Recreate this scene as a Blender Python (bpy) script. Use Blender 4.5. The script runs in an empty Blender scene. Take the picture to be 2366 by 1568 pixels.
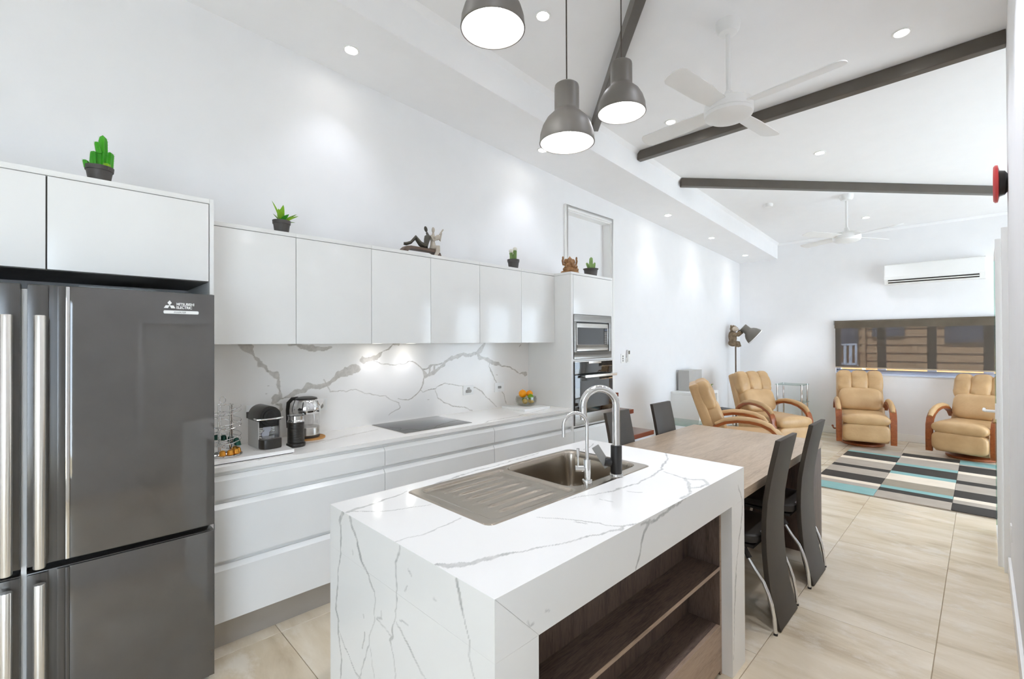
import bpy, bmesh, math, random
import numpy as np
from mathutils import Vector, Matrix
random.seed(7)
SC = bpy.context.scene
COL = SC.collection
R = math.radians

# ------------------------------------------------------------------ camera
F_PX = 1072.35
yaw, pit, rol = R(45.3784), R(0.3314), R(-0.2323)
fw = Vector((math.cos(yaw)*math.cos(pit), math.sin(yaw)*math.cos(pit), math.sin(pit)))
rt = Vector((math.sin(yaw), -math.cos(yaw), 0)); up = rt.cross(fw)
rt, up = rt*math.cos(rol)+up*math.sin(rol), up*math.cos(rol)-rt*math.sin(rol)
cam = bpy.data.cameras.new('camera')
cam.sensor_width = 36; cam.lens = F_PX/2366*36; cam.clip_start = .02
camo = bpy.data.objects.new('camera', cam); COL.objects.link(camo)
M = Matrix.Identity(4)
for i in range(3):
    M[i][0] = rt[i]; M[i][1] = up[i]; M[i][2] = -fw[i]
M.translation = (0, 0, 1.5)
camo.matrix_world = M
SC.camera = camo

# ------------------------------------------------------------------ sky, sun, exposure
world = bpy.data.worlds.new('sky'); SC.world = world; world.use_nodes = True
wn = world.node_tree.nodes; wn.clear()
wo = wn.new('ShaderNodeOutputWorld'); wb = wn.new('ShaderNodeBackground')
wb.inputs['Color'].default_value = (.80, .85, 1, 1); wb.inputs['Strength'].default_value = 6.0
world.node_tree.links.new(wb.outputs[0], wo.inputs[0])
SC.view_settings.view_transform = 'Standard'; SC.view_settings.look = 'None'
SC.view_settings.gamma = 1; SC.view_settings.use_curve_mapping = False
SC.view_settings.exposure = 0.80
SC.cycles.max_bounces = 16; SC.cycles.diffuse_bounces = 12; SC.cycles.glossy_bounces = 6
SC.cycles.transmission_bounces = 8; SC.cycles.transparent_max_bounces = 12
SC.cycles.caustics_reflective = False; SC.cycles.caustics_refractive = False
SC.cycles.sample_clamp_indirect = 4.0
SC.cycles.use_denoising = True
DOWN_W, PEND_W, UNDER_W, SUN_W = 16.0, .6, .9, 22.0

sun = bpy.data.lights.new('sun', 'SUN'); sun.energy = SUN_W; sun.angle = R(1)
suno = bpy.data.objects.new('sun', sun); COL.objects.link(suno)
suno.rotation_euler = Vector((.85, -.12, -1)).to_track_quat('-Z', 'Y').to_euler()

# ------------------------------------------------------------------ materials
def lin(c):
    c = c/255
    return c/12.92 if c <= .04045 else ((c+.055)/1.055)**2.4
def rgb(t): return tuple(lin(v) for v in t)+(1,)

def nodes(name):
    m = bpy.data.materials.new(name); m.use_nodes = True
    nt = m.node_tree; b = nt.nodes['Principled BSDF']
    return m, nt, b
def N(nt, typ, **kw):
    n = nt.nodes.new('ShaderNode'+typ)
    for k, v in kw.items():
        if k in n.inputs: n.inputs[k].default_value = v
        else: setattr(n, k, v)
    return n
def L(nt, a, b): nt.links.new(a, b)
def coord(nt, scale=(1, 1, 1), kind='Object', rot=(0, 0, 0)):
    mp = N(nt, 'Mapping'); mp.inputs['Scale'].default_value = scale; mp.inputs['Rotation'].default_value = rot
    if kind == 'Position':
        L(nt, N(nt, 'NewGeometry').outputs['Position'], mp.inputs[0])
    else:
        L(nt, N(nt, 'TexCoord').outputs[kind], mp.inputs[0])
    return mp.outputs[0]
def ramp(nt, fac, stops):
    r = N(nt, 'ValToRGB'); e = r.color_ramp.elements
    while len(e) < len(stops): e.new(.5)
    for el, (p, c) in zip(e, stops):
        el.position = p; el.color = rgb(c) if len(c) == 3 else c
    L(nt, fac, r.inputs[0]); return r.outputs[0]

def mat(name, c, rough=.5, metal=0, var=6, scale=6, bump=0, bscale=60, ior=None, coat=0, stretch=(1, 1, 1), aniso=0):
    m, nt, b = nodes(name)
    n = N(nt, 'TexNoise', Scale=scale, Detail=4.0); L(nt, coord(nt, stretch), n.inputs['Vector'])
    lo = tuple(max(0, v-var) for v in c); hi = tuple(min(255, v+var) for v in c)
    L(nt, ramp(nt, n.outputs['Fac'], [(.3, lo), (.7, hi)]), b.inputs['Base Color'])
    b.inputs['Roughness'].default_value = rough; b.inputs['Metallic'].default_value = metal
    if ior: b.inputs['IOR'].default_value = ior
    if coat: b.inputs['Coat Weight'].default_value = coat; b.inputs['Coat Roughness'].default_value = .04
    if aniso: b.inputs['Anisotropic'].default_value = aniso
    if bump:
        n2 = N(nt, 'TexNoise', Scale=bscale, Detail=3.0); L(nt, coord(nt), n2.inputs['Vector'])
        bp = N(nt, 'Bump', Strength=bump, Distance=.004); L(nt, n2.outputs['Fac'], bp.inputs['Height'])
        L(nt, bp.outputs[0], b.inputs['Normal'])
    return m

def emit(name, c, s):
    m, nt, b = nodes(name)
    b.inputs['Base Color'].default_value = (.9, .9, .9, 1)
    b.inputs['Emission Color'].default_value = rgb(c); b.inputs['Emission Strength'].default_value = s
    return m

def grain(name, cols, rough=.4, stretch=(1, 1, 1), scale=5, lines=9, bump=.15):
    m, nt, b = nodes(name)
    v = coord(nt, stretch)
    n = N(nt, 'TexNoise', Scale=scale, Detail=8.0, Roughness=.62, Distortion=.6); L(nt, v, n.inputs['Vector'])
    n2 = N(nt, 'TexNoise', Scale=scale*lines, Detail=3.0); L(nt, v, n2.inputs['Vector'])
    mx = N(nt, 'Mix', data_type='FLOAT'); mx.inputs[0].default_value = .4
    L(nt, n.outputs['Fac'], mx.inputs[2]); L(nt, n2.outputs['Fac'], mx.inputs[3])
    k = len(cols)
    L(nt, ramp(nt, mx.outputs[0], [(.32+.36*i/(k-1), c) for i, c in enumerate(cols)]), b.inputs['Base Color'])
    b.inputs['Roughness'].default_value = rough
    bp = N(nt, 'Bump', Strength=bump, Distance=.002); L(nt, mx.outputs[0], bp.inputs['Height']); L(nt, bp.outputs[0], b.inputs['Normal'])
    return m

def stone(name, base, vein, vein2, rough=.12):
    m, nt, b = nodes(name)
    at = N(nt, 'Attribute', attribute_name='vein')
    n = N(nt, 'TexNoise', Scale=1.6, Detail=5.0); L(nt, coord(nt, kind='Position'), n.inputs['Vector'])
    bc = ramp(nt, n.outputs['Fac'], [(.35, tuple(v-3 for v in base)), (.65, tuple(min(255, v+2) for v in base))])
    n2 = N(nt, 'TexNoise', Scale=40, Detail=4.0); L(nt, coord(nt, kind='Position'), n2.inputs['Vector'])
    vc = ramp(nt, n2.outputs['Fac'], [(.35, vein), (.65, vein2)])
    mx = N(nt, 'Mix', data_type='RGBA'); L(nt, at.outputs['Fac'], mx.inputs[0]); L(nt, bc, mx.inputs[6]); L(nt, vc, mx.inputs[7])
    L(nt, mx.outputs[2], b.inputs['Base Color'])
    b.inputs['Roughness'].default_value = rough
    return m

def clear_glass(name, tint=(255, 255, 255), rough=0.0, f0=.06):
    m, nt, b = nodes(name); nt.nodes.remove(b)
    t = N(nt, 'BsdfTransparent'); t.inputs[0].default_value = rgb(tint)
    g = N(nt, 'BsdfGlossy', Roughness=rough); mx = N(nt, 'MixShader')
    fr = N(nt, 'LayerWeight', Blend=.5); pw = N(nt, 'Math', operation='POWER'); pw.inputs[1].default_value = 5
    ma = N(nt, 'Math', operation='MULTIPLY_ADD'); ma.inputs[1].default_value = .92; ma.inputs[2].default_value = f0
    L(nt, fr.outputs['Facing'], pw.inputs[0]); L(nt, pw.outputs[0], ma.inputs[0]); L(nt, ma.outputs[0], mx.inputs[0]); L(nt, t.outputs[0], mx.inputs[1]); L(nt, g.outputs[0], mx.inputs[2])
    L(nt, mx.outputs[0], nt.nodes['Material Output'].inputs[0])
    return m

def floor_tile():
    m, nt, b = nodes('floor_tile')
    oi = N(nt, 'ObjectInfo'); sc = N(nt, 'VectorMath', operation='SCALE'); sc.inputs[3].default_value = 37.0
    cb = N(nt, 'CombineXYZ')
    for i in range(3): L(nt, oi.outputs['Random'], cb.inputs[i])
    L(nt, cb.outputs[0], sc.inputs[0])
    ad = N(nt, 'VectorMath', operation='ADD'); L(nt, N(nt, 'NewGeometry').outputs['Position'], ad.inputs[0]); L(nt, sc.outputs[0], ad.inputs[1])
    mp = N(nt, 'Mapping'); mp.inputs['Scale'].default_value = (3.4, .8, 1); L(nt, ad.outputs[0], mp.inputs[0])
    n = N(nt, 'TexNoise', Scale=1.5, Detail=7.0, Roughness=.6, Distortion=.5); L(nt, mp.outputs[0], n.inputs['Vector'])
    mp2 = N(nt, 'Mapping'); mp2.inputs['Scale'].default_value = (2.2, 1.2, 1); L(nt, ad.outputs[0], mp2.inputs[0])
    n2 = N(nt, 'TexNoise', Scale=2.6, Detail=9.0, Roughness=.7); L(nt, mp2.outputs[0], n2.inputs['Vector'])
    c1 = ramp(nt, n.outputs['Fac'], [(.28, (180, 163, 138)), (.45, (205, 190, 165)), (.6, (216, 203, 181)), (.76, (225, 215, 197))])
    pf = ramp(nt, n2.outputs['Fac'], [(.52, (0, 0, 0)), (.66, (255, 255, 255))])
    mx = N(nt, 'Mix', data_type='RGBA'); mf = N(nt, 'Math', operation='MULTIPLY'); mf.inputs[1].default_value = .55
    L(nt, pf, mf.inputs[0]); L(nt, mf.outputs[0], mx.inputs[0]); L(nt, c1, mx.inputs[6]); mx.inputs[7].default_value = rgb((224, 217, 204))
    L(nt, mx.outputs[2], b.inputs['Base Color'])
    b.inputs['Roughness'].default_value = .24; b.inputs['IOR'].default_value = 1.48
    bp = N(nt, 'Bump', Strength=.05, Distance=.003); L(nt, n2.outputs['Fac'], bp.inputs['Height']); L(nt, bp.outputs[0], b.inputs['Normal'])
    return m

def blind_fabric():
    m, nt, b = nodes('blind_fabric')
    b.inputs['Base Color'].default_value = rgb((84, 76, 66)); b.inputs['Roughness'].default_value = .9
    t = N(nt, 'BsdfTransparent'); t.inputs[0].default_value = (.82, .84, .92, 1)
    mx = N(nt, 'MixShader')
    w = N(nt, 'TexNoise', Scale=900.0); L(nt, coord(nt), w.inputs['Vector'])
    mr = N(nt, 'MapRange'); mr.inputs[3].default_value = .79; mr.inputs[4].default_value = .83; L(nt, w.outputs['Fac'], mr.inputs[0])
    L(nt, mr.outputs[0], mx.inputs[0]); L(nt, t.outputs[0], mx.inputs[1]); L(nt, b.outputs[0], mx.inputs[2])
    L(nt, mx.outputs[0], nt.nodes['Material Output'].inputs[0])
    return m

W = {}
MT = dict(
    wall=mat('wall_paint', (236, 236, 237), .75, var=1, bump=.02, bscale=120),
    ceil=mat('ceiling_paint', (243, 243, 244), .8, var=1),
    trim=mat('trim_gloss_white', (238, 238, 236), .35, var=1),
    grout=mat('grout', (160, 143, 118), .9),
    tile=floor_tile(),
    cab=mat('cabinet_white', (234, 234, 232), .16, var=1),
    cabin=mat('cabinet_carcass', (225, 224, 221), .4, var=1),
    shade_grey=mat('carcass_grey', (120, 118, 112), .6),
    kick=mat('kickboard_silver', (172, 167, 160), .3, metal=.35, var=3),
    stone=stone('island_stone', (233, 232, 229), (150, 150, 148), (186, 185, 181)),
    splash=stone('splash_stone', (242, 239, 235), (146, 137, 124), (182, 174, 162), .2),
    counter=stone('counter_stone', (241, 239, 235), (170, 164, 156), (205, 200, 194)),
    darkwood=grain('dark_laminate', [(46, 36, 31), (86, 70, 60), (110, 92, 80), (62, 50, 43)], .5, (1.2, 12, 12), 2.2),
    darkwood_v=grain('dark_laminate_upright', [(46, 36, 31), (86, 70, 60), (106, 88, 77), (62, 50, 43)], .5, (12, 12, 1.2), 2.2),
    midwood=grain('light_laminate', [(120, 99, 82), (160, 137, 117), (172, 150, 130)], .45, (1, 10, 10), 2.4),
    table=grain('table_laminate', [(148, 128, 106), (172, 152, 129), (188, 169, 147)], .38, (1, 9, 9), 2.0),
    tableleg=grain('table_leg_wood', [(56, 42, 34), (82, 63, 52), (98, 78, 66)], .5, (10, 10, 1), 2.0),
    orangewood=grain('arm_wood', [(112, 54, 22), (144, 76, 34), (164, 94, 50)], .3, (2, 10, 10), 3.0),
    steel=mat('brushed_steel', (190, 186, 180), .27, metal=1, var=8, scale=3, stretch=(1, 30, 1)),
    steel_dark=mat('oven_steel', (150, 147, 143), .3, metal=1, var=8, scale=3, stretch=(1, 1, 30)),
    sinkst=mat('sink_steel', (178, 169, 157), .24, metal=1, var=2, scale=4),
    chrome=mat('chrome', (226, 226, 226), .06, metal=1, var=1),
    handle=mat('satin_aluminium', (232, 228, 222), .26, metal=.85, var=2),
    black_glass=mat('black_glass', (22, 22, 22), .04, var=1, ior=1.7),
    fridge=mat('fridge_gloss', (66, 63, 61), .05, var=3, ior=2.05),
    fridge_b=mat('fridge_brushed', (58, 55, 52), .2, var=5, scale=2, stretch=(60, 1, 1), ior=1.8),
    black=mat('black_plastic', (32, 30, 28), .4, var=3),
    brownblack=mat('coffee_black', (40, 36, 31), .35, var=3),
    pot=mat('pot_plastic', (66, 62, 59), .5, var=4),
    beam=mat('beam_paint', (88, 82, 75), .32, var=3),
    pend=mat('pendant_grey', (112, 107, 101), .45, var=2),
    pendin=mat('pendant_lining', (246, 246, 244), .5, var=1),
    white=mat('white_plastic', (238, 238, 236), .3, var=1),
    whitem=mat('white_metal', (240, 240, 239), .35, var=1),
    grey=mat('grey_plastic', (150, 147, 142), .45),
    silver=mat('silver_paint', (176, 174, 170), .45, var=3),
    leather=mat('tan_leather', (192, 157, 112), .42, var=9, scale=5, bump=.35, bscale=45),
    chairl=mat('chair_leather', (52, 44, 35), .52, var=4, bump=.12, bscale=220),
    chairs=mat('seat_vinyl', (38, 34, 30), .4, var=3),
    cord=mat('cord_brown', (72, 62, 54), .6),
    fabric=mat('cork', (184, 134, 74), .85, bump=.3, bscale=150),
    red=mat('red_plastic', (200, 62, 62), .35),
    tread=mat('tread_top', (128, 108, 98), .45), nosing=mat('tread_nosing', (118, 52, 26), .4),
    brass=mat('brass_leg', (150, 124, 84), .35, metal=.6),
    bronze=mat('bronze_resin', (70, 66, 56), .45, var=8, scale=20), pale=mat('pale_resin', (184, 174, 160), .5, var=10, scale=20),
    bench=mat('figurine_bench', (92, 74, 62), .5, var=8, scale=20),
    carved=mat('carved_timber', (138, 96, 52), .5, var=26, scale=30, bump=.4, bscale=60),
    plush=mat('plush_brown', (128, 110, 88), .95, var=18, scale=30, bump=.8, bscale=180), plushface=mat('plush_face', (206, 192, 174), .95, var=8, scale=30, bump=.6, bscale=180),
    lampmetal=mat('lamp_grey', (108, 103, 94), .45, var=2), pole=mat('lamp_pole', (92, 76, 62), .4, metal=.4),
    green=mat('cactus_green', (52, 150, 8), .5, var=22, scale=12), lime=mat('leaf_lime', (128, 178, 8), .4, var=20, scale=14), sage=mat('leaf_sage', (122, 152, 84), .5, var=14, scale=20),
    tuft=mat('cactus_flower', (222, 220, 208), .9), soil=mat('soil', (52, 42, 34), .95),
    orange=mat('orange_peel', (250, 160, 0), .4, var=8, bump=.2, bscale=200), lemon=mat('lemon_peel', (244, 196, 0), .4, var=8, bump=.2, bscale=200), limef=mat('lime_peel', (110, 150, 10), .35, var=10),
    capg=mat('capsule_green', (38, 84, 70), .3, metal=.6), capo=mat('capsule_gold', (226, 158, 62), .28, metal=.7),
    glass=clear_glass('clear_glass'), crystal=clear_glass('cut_crystal', (236, 236, 232), .05, .09), glass_g=clear_glass('green_tint_glass', (222, 238, 232)), winglass=clear_glass('window_glass', (240, 246, 246)),
    blind=blind_fabric(), blindhead=mat('blind_head', (92, 82, 68), .8), rail=mat('blind_rail', (176, 162, 138), .5),
    winframe=mat('window_frame', (206, 214, 232), .4, var=1),
    board=mat('weatherboard', (206, 162, 116), .8, var=5), houseframe=mat('house_dark', (80, 84, 96), .5), houseglass=mat('house_glass', (92, 98, 116), .08, ior=1.6), houserail=mat('house_rail', (226, 230, 236), .5),
    ovenwin=mat('oven_window', (56, 55, 54), .06, ior=1.6, var=1),
    ground=mat('outside_ground', (186, 186, 188), .9),
    rug_k=mat('rug_black', (50, 44, 37), .95, var=4, bump=.5, bscale=400), rug_g=mat('rug_greige', (166, 154, 140), .95, var=5, bump=.5, bscale=400),
    rug_c=mat('rug_cream', (220, 206, 186), .95, var=4, bump=.5, bscale=400), rug_t=mat('rug_teal', (128, 166, 162), .95, var=5, bump=.5, bscale=400), rug_b=mat('rug_taupe', (146, 134, 116), .95, var=5, bump=.5, bscale=400),
    badge=mat('badge_white', (240, 240, 238), .4, var=1), badgetext=mat('badge_ink', (110, 110, 108), .5),
    bulb=emit('bulb_glow', (255, 250, 242), 12.0), lens=emit('downlight_glow', (255, 252, 246), 30.0), ulens=emit('cabinet_light_glow', (255, 252, 246), 20.0),
    lcd=mat('lcd_grey', (118, 116, 104), .3), tag=mat('care_label', (224, 222, 228), .6),
)

# ------------------------------------------------------------------ mesh helper
def rotm(ax, deg): return Matrix.Rotation(R(deg), 3, ax)
class MB:
    def __init__(s): s.v = []; s.f = []
    def add(s, vs, fs):
        o = len(s.v); s.v += [Vector(p) for p in vs]; s.f += [tuple(i+o for i in f) for f in fs]; return s
    def box(s, x0, y0, z0, x1, y1, z1, rot=None, c=None):
        vs = [Vector((x, y, z)) for z in (z0, z1) for y in (y0, y1) for x in (x0, x1)]
        if rot is not None:
            c = Vector(c) if c is not None else Vector(((x0+x1)/2, (y0+y1)/2, (z0+z1)/2))
            vs = [rot @ (p-c)+c for p in vs]
        return s.add(vs, [(0, 2, 3, 1), (4, 5, 7, 6), (0, 1, 5, 4), (2, 6, 7, 3), (0, 4, 6, 2), (1, 3, 7, 5)])
    def prism(s, poly, ax, a, b):
        # polygon in the two other axes (cyclic order), swept along ax from a to b
        i = 'xyz'.index(ax); n = len(poly); vs = []
        for t in (a, b):
            for p in poly:
                q = list(p); q.insert(i, t); vs.append(q)
        return s.add(vs, [tuple(range(n))[::-1], tuple(range(n, 2*n))]+[(k, (k+1) % n, n+(k+1) % n, n+k) for k in range(n)])
    def tube(s, pts, r, n=10, closed=False, flat=None):
        pts = [Vector(p) for p in pts]; m = len(pts); rs = r if isinstance(r, (list, tuple)) else [r]*m
        vs = []; fs = []; prev = None
        for i, p in enumerate(pts):
            if closed: d = pts[(i+1) % m]-pts[i-1]
            else: d = pts[min(i+1, m-1)]-pts[max(i-1, 0)]
            d.normalize()
            if prev is None:
                a = Vector((0, 0, 1)) if abs(d.z) < .9 else Vector((1, 0, 0))
                u = a.cross(d).normalized()
            else:
                u = (prev-d*prev.dot(d)).normalized()
            prev = u; w = d.cross(u)
            for k in range(n):
                t = 2*math.pi*k/n
                vs.append(p+(u*math.cos(t)+w*math.sin(t)*(flat or 1))*rs[i])
        for i in range(m if closed else m-1):
            j = (i+1) % m
            fs += [(i*n+k, i*n+(k+1) % n, j*n+(k+1) % n, j*n+k) for k in range(n)]
        if not closed: fs += [tuple(range(n))[::-1], tuple((m-1)*n+k for k in range(n))]
        return s.add(vs, fs)
    def lathe(s, prof, c=(0, 0, 0), n=24, rot=None, cap=True):
        vs = []; fs = []; c = Vector(c); m = len(prof)
        for (r, z) in prof:
            for k in range(n):
                t = 2*math.pi*k/n; p = Vector((r*math.cos(t), r*math.sin(t), z))
                vs.append((rot @ p if rot is not None else p)+c)
        for i in range(m-1):
            fs += [(i*n+k, i*n+(k+1) % n, (i+1)*n+(k+1) % n, (i+1)*n+k) for k in range(n)]
        if cap:
            if prof[0][0] > 1e-5: fs.append(tuple(range(n))[::-1])
            if prof[-1][0] > 1e-5: fs.append(tuple((m-1)*n+k for k in range(n)))
        return s.add(vs, fs)
    def sq(s, c, h, e1=1, e2=1, rot=None, nu=14, nv=20):
        # superellipsoid cushion: e near .3 boxy, 1 ellipsoid
        g = lambda t, e: math.copysign(abs(t)**e, t)
        vs = []; fs = []; c = Vector(c)
        for i in range(nu+1):
            a = -math.pi/2+math.pi*i/nu; ca, sa = g(math.cos(a), e1), g(math.sin(a), e1)
            for k in range(nv):
                b = 2*math.pi*k/nv
                p = Vector((h[0]*ca*g(math.cos(b), e2), h[1]*ca*g(math.sin(b), e2), h[2]*sa))
                vs.append((rot @ p if rot is not None else p)+c)
        for i in range(nu):
            fs += [(i*nv+k, i*nv+(k+1) % nv, (i+1)*nv+(k+1) % nv, (i+1)*nv+k) for k in range(nv)]
        return s.add(vs, fs)
    def build(s, name, m, parent=None, world=True, bevel=0, seg=2, smooth=35, label=None, weld=True):
        me = bpy.data.meshes.new(name)
        vs = s.v
        if parent is not None and world:
            inv = W[parent].inverted(); vs = [inv @ p for p in vs]
        me.from_pydata([tuple(p) for p in vs], [], s.f)
        bm = bmesh.new(); bm.from_mesh(me)
        if weld: bmesh.ops.remove_doubles(bm, verts=bm.verts, dist=1e-6)
        bmesh.ops.recalc_face_normals(bm, faces=bm.faces)
        if bevel:
            es = [e for e in bm.edges if len(e.link_faces) == 2 and e.calc_face_angle(0) > R(30)]
            bmesh.ops.bevel(bm, geom=es, offset=bevel, segments=seg, profile=.7, affect='EDGES', clamp_overlap=True)
        bm.to_mesh(me); bm.free()
        if smooth:
            me.shade_smooth(); me.set_sharp_from_angle(angle=R(smooth))
        me.materials.append(MT[m])
        return link(me, name, parent, label)
def link(me, name, parent=None, label=None):
    o = bpy.data.objects.new(name, me); COL.objects.link(o)
    if parent is not None: o.parent = parent
    W[o] = W[parent] if parent is not None else Matrix.Identity(4)
    if label: o['label'] = label
    return o
def box(*a, **k): return MB().box(*a, **k)
def thing(name, label, cat, loc=(0, 0, 0), rz=0, group=None, kind=None):
    o = bpy.data.objects.new(name, None); COL.objects.link(o)
    o.location = loc; o.rotation_euler = (0, 0, R(rz)); o.empty_display_size = .05
    W[o] = Matrix.Translation(loc) @ Matrix.Rotation(R(rz), 4, 'Z')
    return tag(o, label, cat, group, kind)
def tag(o, label, cat=None, group=None, kind=None):
    if label: o['label'] = label
    if cat: o['category'] = cat
    if group: o['group'] = group
    if kind: o['kind'] = kind
    return o
def struct(o, label=None): return tag(o, label, None, None, 'structure')
def dup(root, loc, rz=0, label=None, parent=None):
    c = root.copy(); COL.objects.link(c)
    if parent is None:
        c.location = loc; c.rotation_euler = (0, 0, R(rz))
        if label: c['label'] = label
    else: c.parent = parent
    for ch in list(root.children): dup(ch, None, parent=c)
    return c
def spot(name, parent, loc, w, ang, blend=.5, size=.03, c=(.85, .885, 1), typ='SPOT', rot=(0, 0, 0)):
    l = bpy.data.lights.new(name, typ); l.energy = w; l.color = c; l.shadow_soft_size = size
    if typ == 'SPOT': l.spot_size = R(ang); l.spot_blend = blend
    o = bpy.data.objects.new(name, l); COL.objects.link(o); o.parent = parent; o.location = loc; o.rotation_euler = rot
    return o
def arc(c, r, a0, a1, n, plane='xz'):
    out = []
    for i in range(n+1):
        a = R(a0+(a1-a0)*i/n); x, y = r*math.cos(a), r*math.sin(a)
        out.append((c[0]+x, c[1], c[2]+y) if plane == 'xz' else ((c[0], c[1]+x, c[2]+y) if plane == 'yz' else (c[0]+x, c[1]+y, c[2])))
    return out

# ------------------------------------------------------------------ stone slabs with drawn veins
V_LEFT=[[(1.577,.904,8.3),(1.6,.872,6.8),(1.592,.814,3.4),(1.596,.754,3.8),(1.612,.703,3.4),(1.616,.635,3.1),(1.631,.55,5.4),(1.609,.513,4.6),(1.612,.465,3.8),(1.591,.409,3.0),(1.597,.316,2.6),(1.601,.195,2.6)],[(1.515,.904,8.8),(1.503,.879,6.5),(1.472,.844,4.3),(1.433,.782,3.5),(1.388,.755,2.8),(1.352,.715,1.7),(1.345,.689,1.3),(1.355,.65,1.4),(1.346,.624,1.3),(1.383,.561,1.4),(1.415,.48,1.7),(1.454,.389,1.4),(1.481,.293,1.4)],[(1.201,.903,1.3),(1.222,.852,1.6),(1.215,.795,1.3),(1.217,.761,2.2),(1.228,.702,1.6),(1.23,.673,1.6),(1.245,.623,2.2),(1.256,.601,2.3),(1.234,.567,1.3),(1.221,.508,.9),(1.214,.412,.9)],[(.935,.906,4.9),(.92,.869,4.8),(.906,.834,4.8),(.899,.818,2.1),(.888,.787,1.8),(.881,.744,1.6),(.864,.691,1.3),(.847,.619,1.3)],[(1.218,.673,1.3),(1.177,.653,1.5),(1.148,.629,3.0),(1.11,.605,1.2),(1.069,.586,1.2),(1.021,.56,1.1)],[(1.609,.48,1.5),(1.536,.429,2.9),(1.481,.399,1.8),(1.447,.397,1.4),(1.415,.359,1.4)],[(1.34,.638,1.3),(1.289,.626,1.0),(1.25,.615,1.3)],[(1.383,.525,.9),(1.353,.441,.8)],[(1.156,.848,1.5),(1.137,.841,1.8)],[(1.156,.803,1.5),(1.171,.784,1.2)],[(1.429,.61,1.8),(1.424,.603,1.8)],[(1.414,.556,2.8),(1.434,.502,2.8)],[(1.197,.685,1.3),(1.157,.691,1.2)],[(1.502,.803,1.5),(1.495,.79,1.4)],[(1.334,.644,1.3),(1.305,.647,1.7),(1.311,.668,1.0)],[(1.033,.821,.9),(1.02,.821,.9)]]
V_TOP=[[(.725,1.022,5.7),(.735,.99,12.1),(.779,.968,12.2),(.824,.96,9.6),(.879,.944,5.9),(.905,.934,6.9),(.939,.916,3.5),(1.011,.895,2.1),(1.063,.869,2.1),(1.182,.833,3.3),(1.267,.808,7.8),(1.299,.808,5.7)],[(1.154,1.055,1.8),(1.209,.987,2.4),(1.24,.933,2.9),(1.265,.863,3.4),(1.295,.812,3.4),(1.373,.777,5.8)],[(.73,1.555,7.4),(.816,1.573,6.5),(.845,1.572,5.2),(.932,1.587,3.4),(1.001,1.606,2.8)],[(.743,1.554,3.1),(.803,1.494,2.5),(.859,1.463,2.5),(.975,1.414,1.9)],[(1.388,1.096,2.7),(1.492,1.051,2.7),(1.612,1.027,4.3),(1.73,1.013,3.0),(1.872,1.022,3.1),(2.013,1.051,4.1),(2.096,1.085,4.3),(2.195,1.111,2.7),(2.298,1.174,2.8)],[(1.975,1.023,2.4),(1.954,.959,3.1),(1.935,.899,5.3),(1.944,.87,4.5),(1.977,.837,9.1),(1.924,.799,7.3),(1.866,.805,4.3),(1.822,.831,7.1),(1.889,.87,5.9),(1.945,.908,6.1)],[(1.82,.834,5.7),(1.769,.803,5.5),(1.678,.802,6.7)],[(1.078,1.603,7.2),(1.171,1.616,6.0),(1.273,1.631,3.9),(1.411,1.64,3.3),(1.528,1.638,3.4),(1.849,1.661,2.8)],[(.707,1.227,1.0),(.815,1.213,1.6),(.977,1.233,2.4)],[(2.065,1.533,2.9),(2.138,1.555,3.0),(2.223,1.584,3.1)],[(1.217,.939,2.3),(1.232,.905,2.9)],[(1.458,1.01,2.0),(1.465,.966,2.0)],[(1.613,.994,2.1),(1.638,.942,2.1)]]
V_FRONT=[[(1.371,.901,3.5),(1.471,.892,5.9),(1.608,.906,3.9),(1.699,.911,2.4)],[(1.42,.897,6.5),(1.395,.869,5.7),(1.371,.834,4.9),(1.347,.787,3.5),(1.335,.764,2.8)],[(2.232,.841,2.0),(2.277,.77,2.5),(2.281,.7,4.0),(2.263,.644,5.0),(2.227,.569,2.5),(2.202,.476,2.9),(2.189,.396,6.8),(2.175,.251,2.4),(2.161,.083,1.9)],[(.829,.814,1.1),(.842,.794,1.6),(.856,.8,1.1)],[(.895,.812,.8),(.909,.803,.8)],[(.797,.921,.5),(.799,.911,.5)]]
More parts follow.
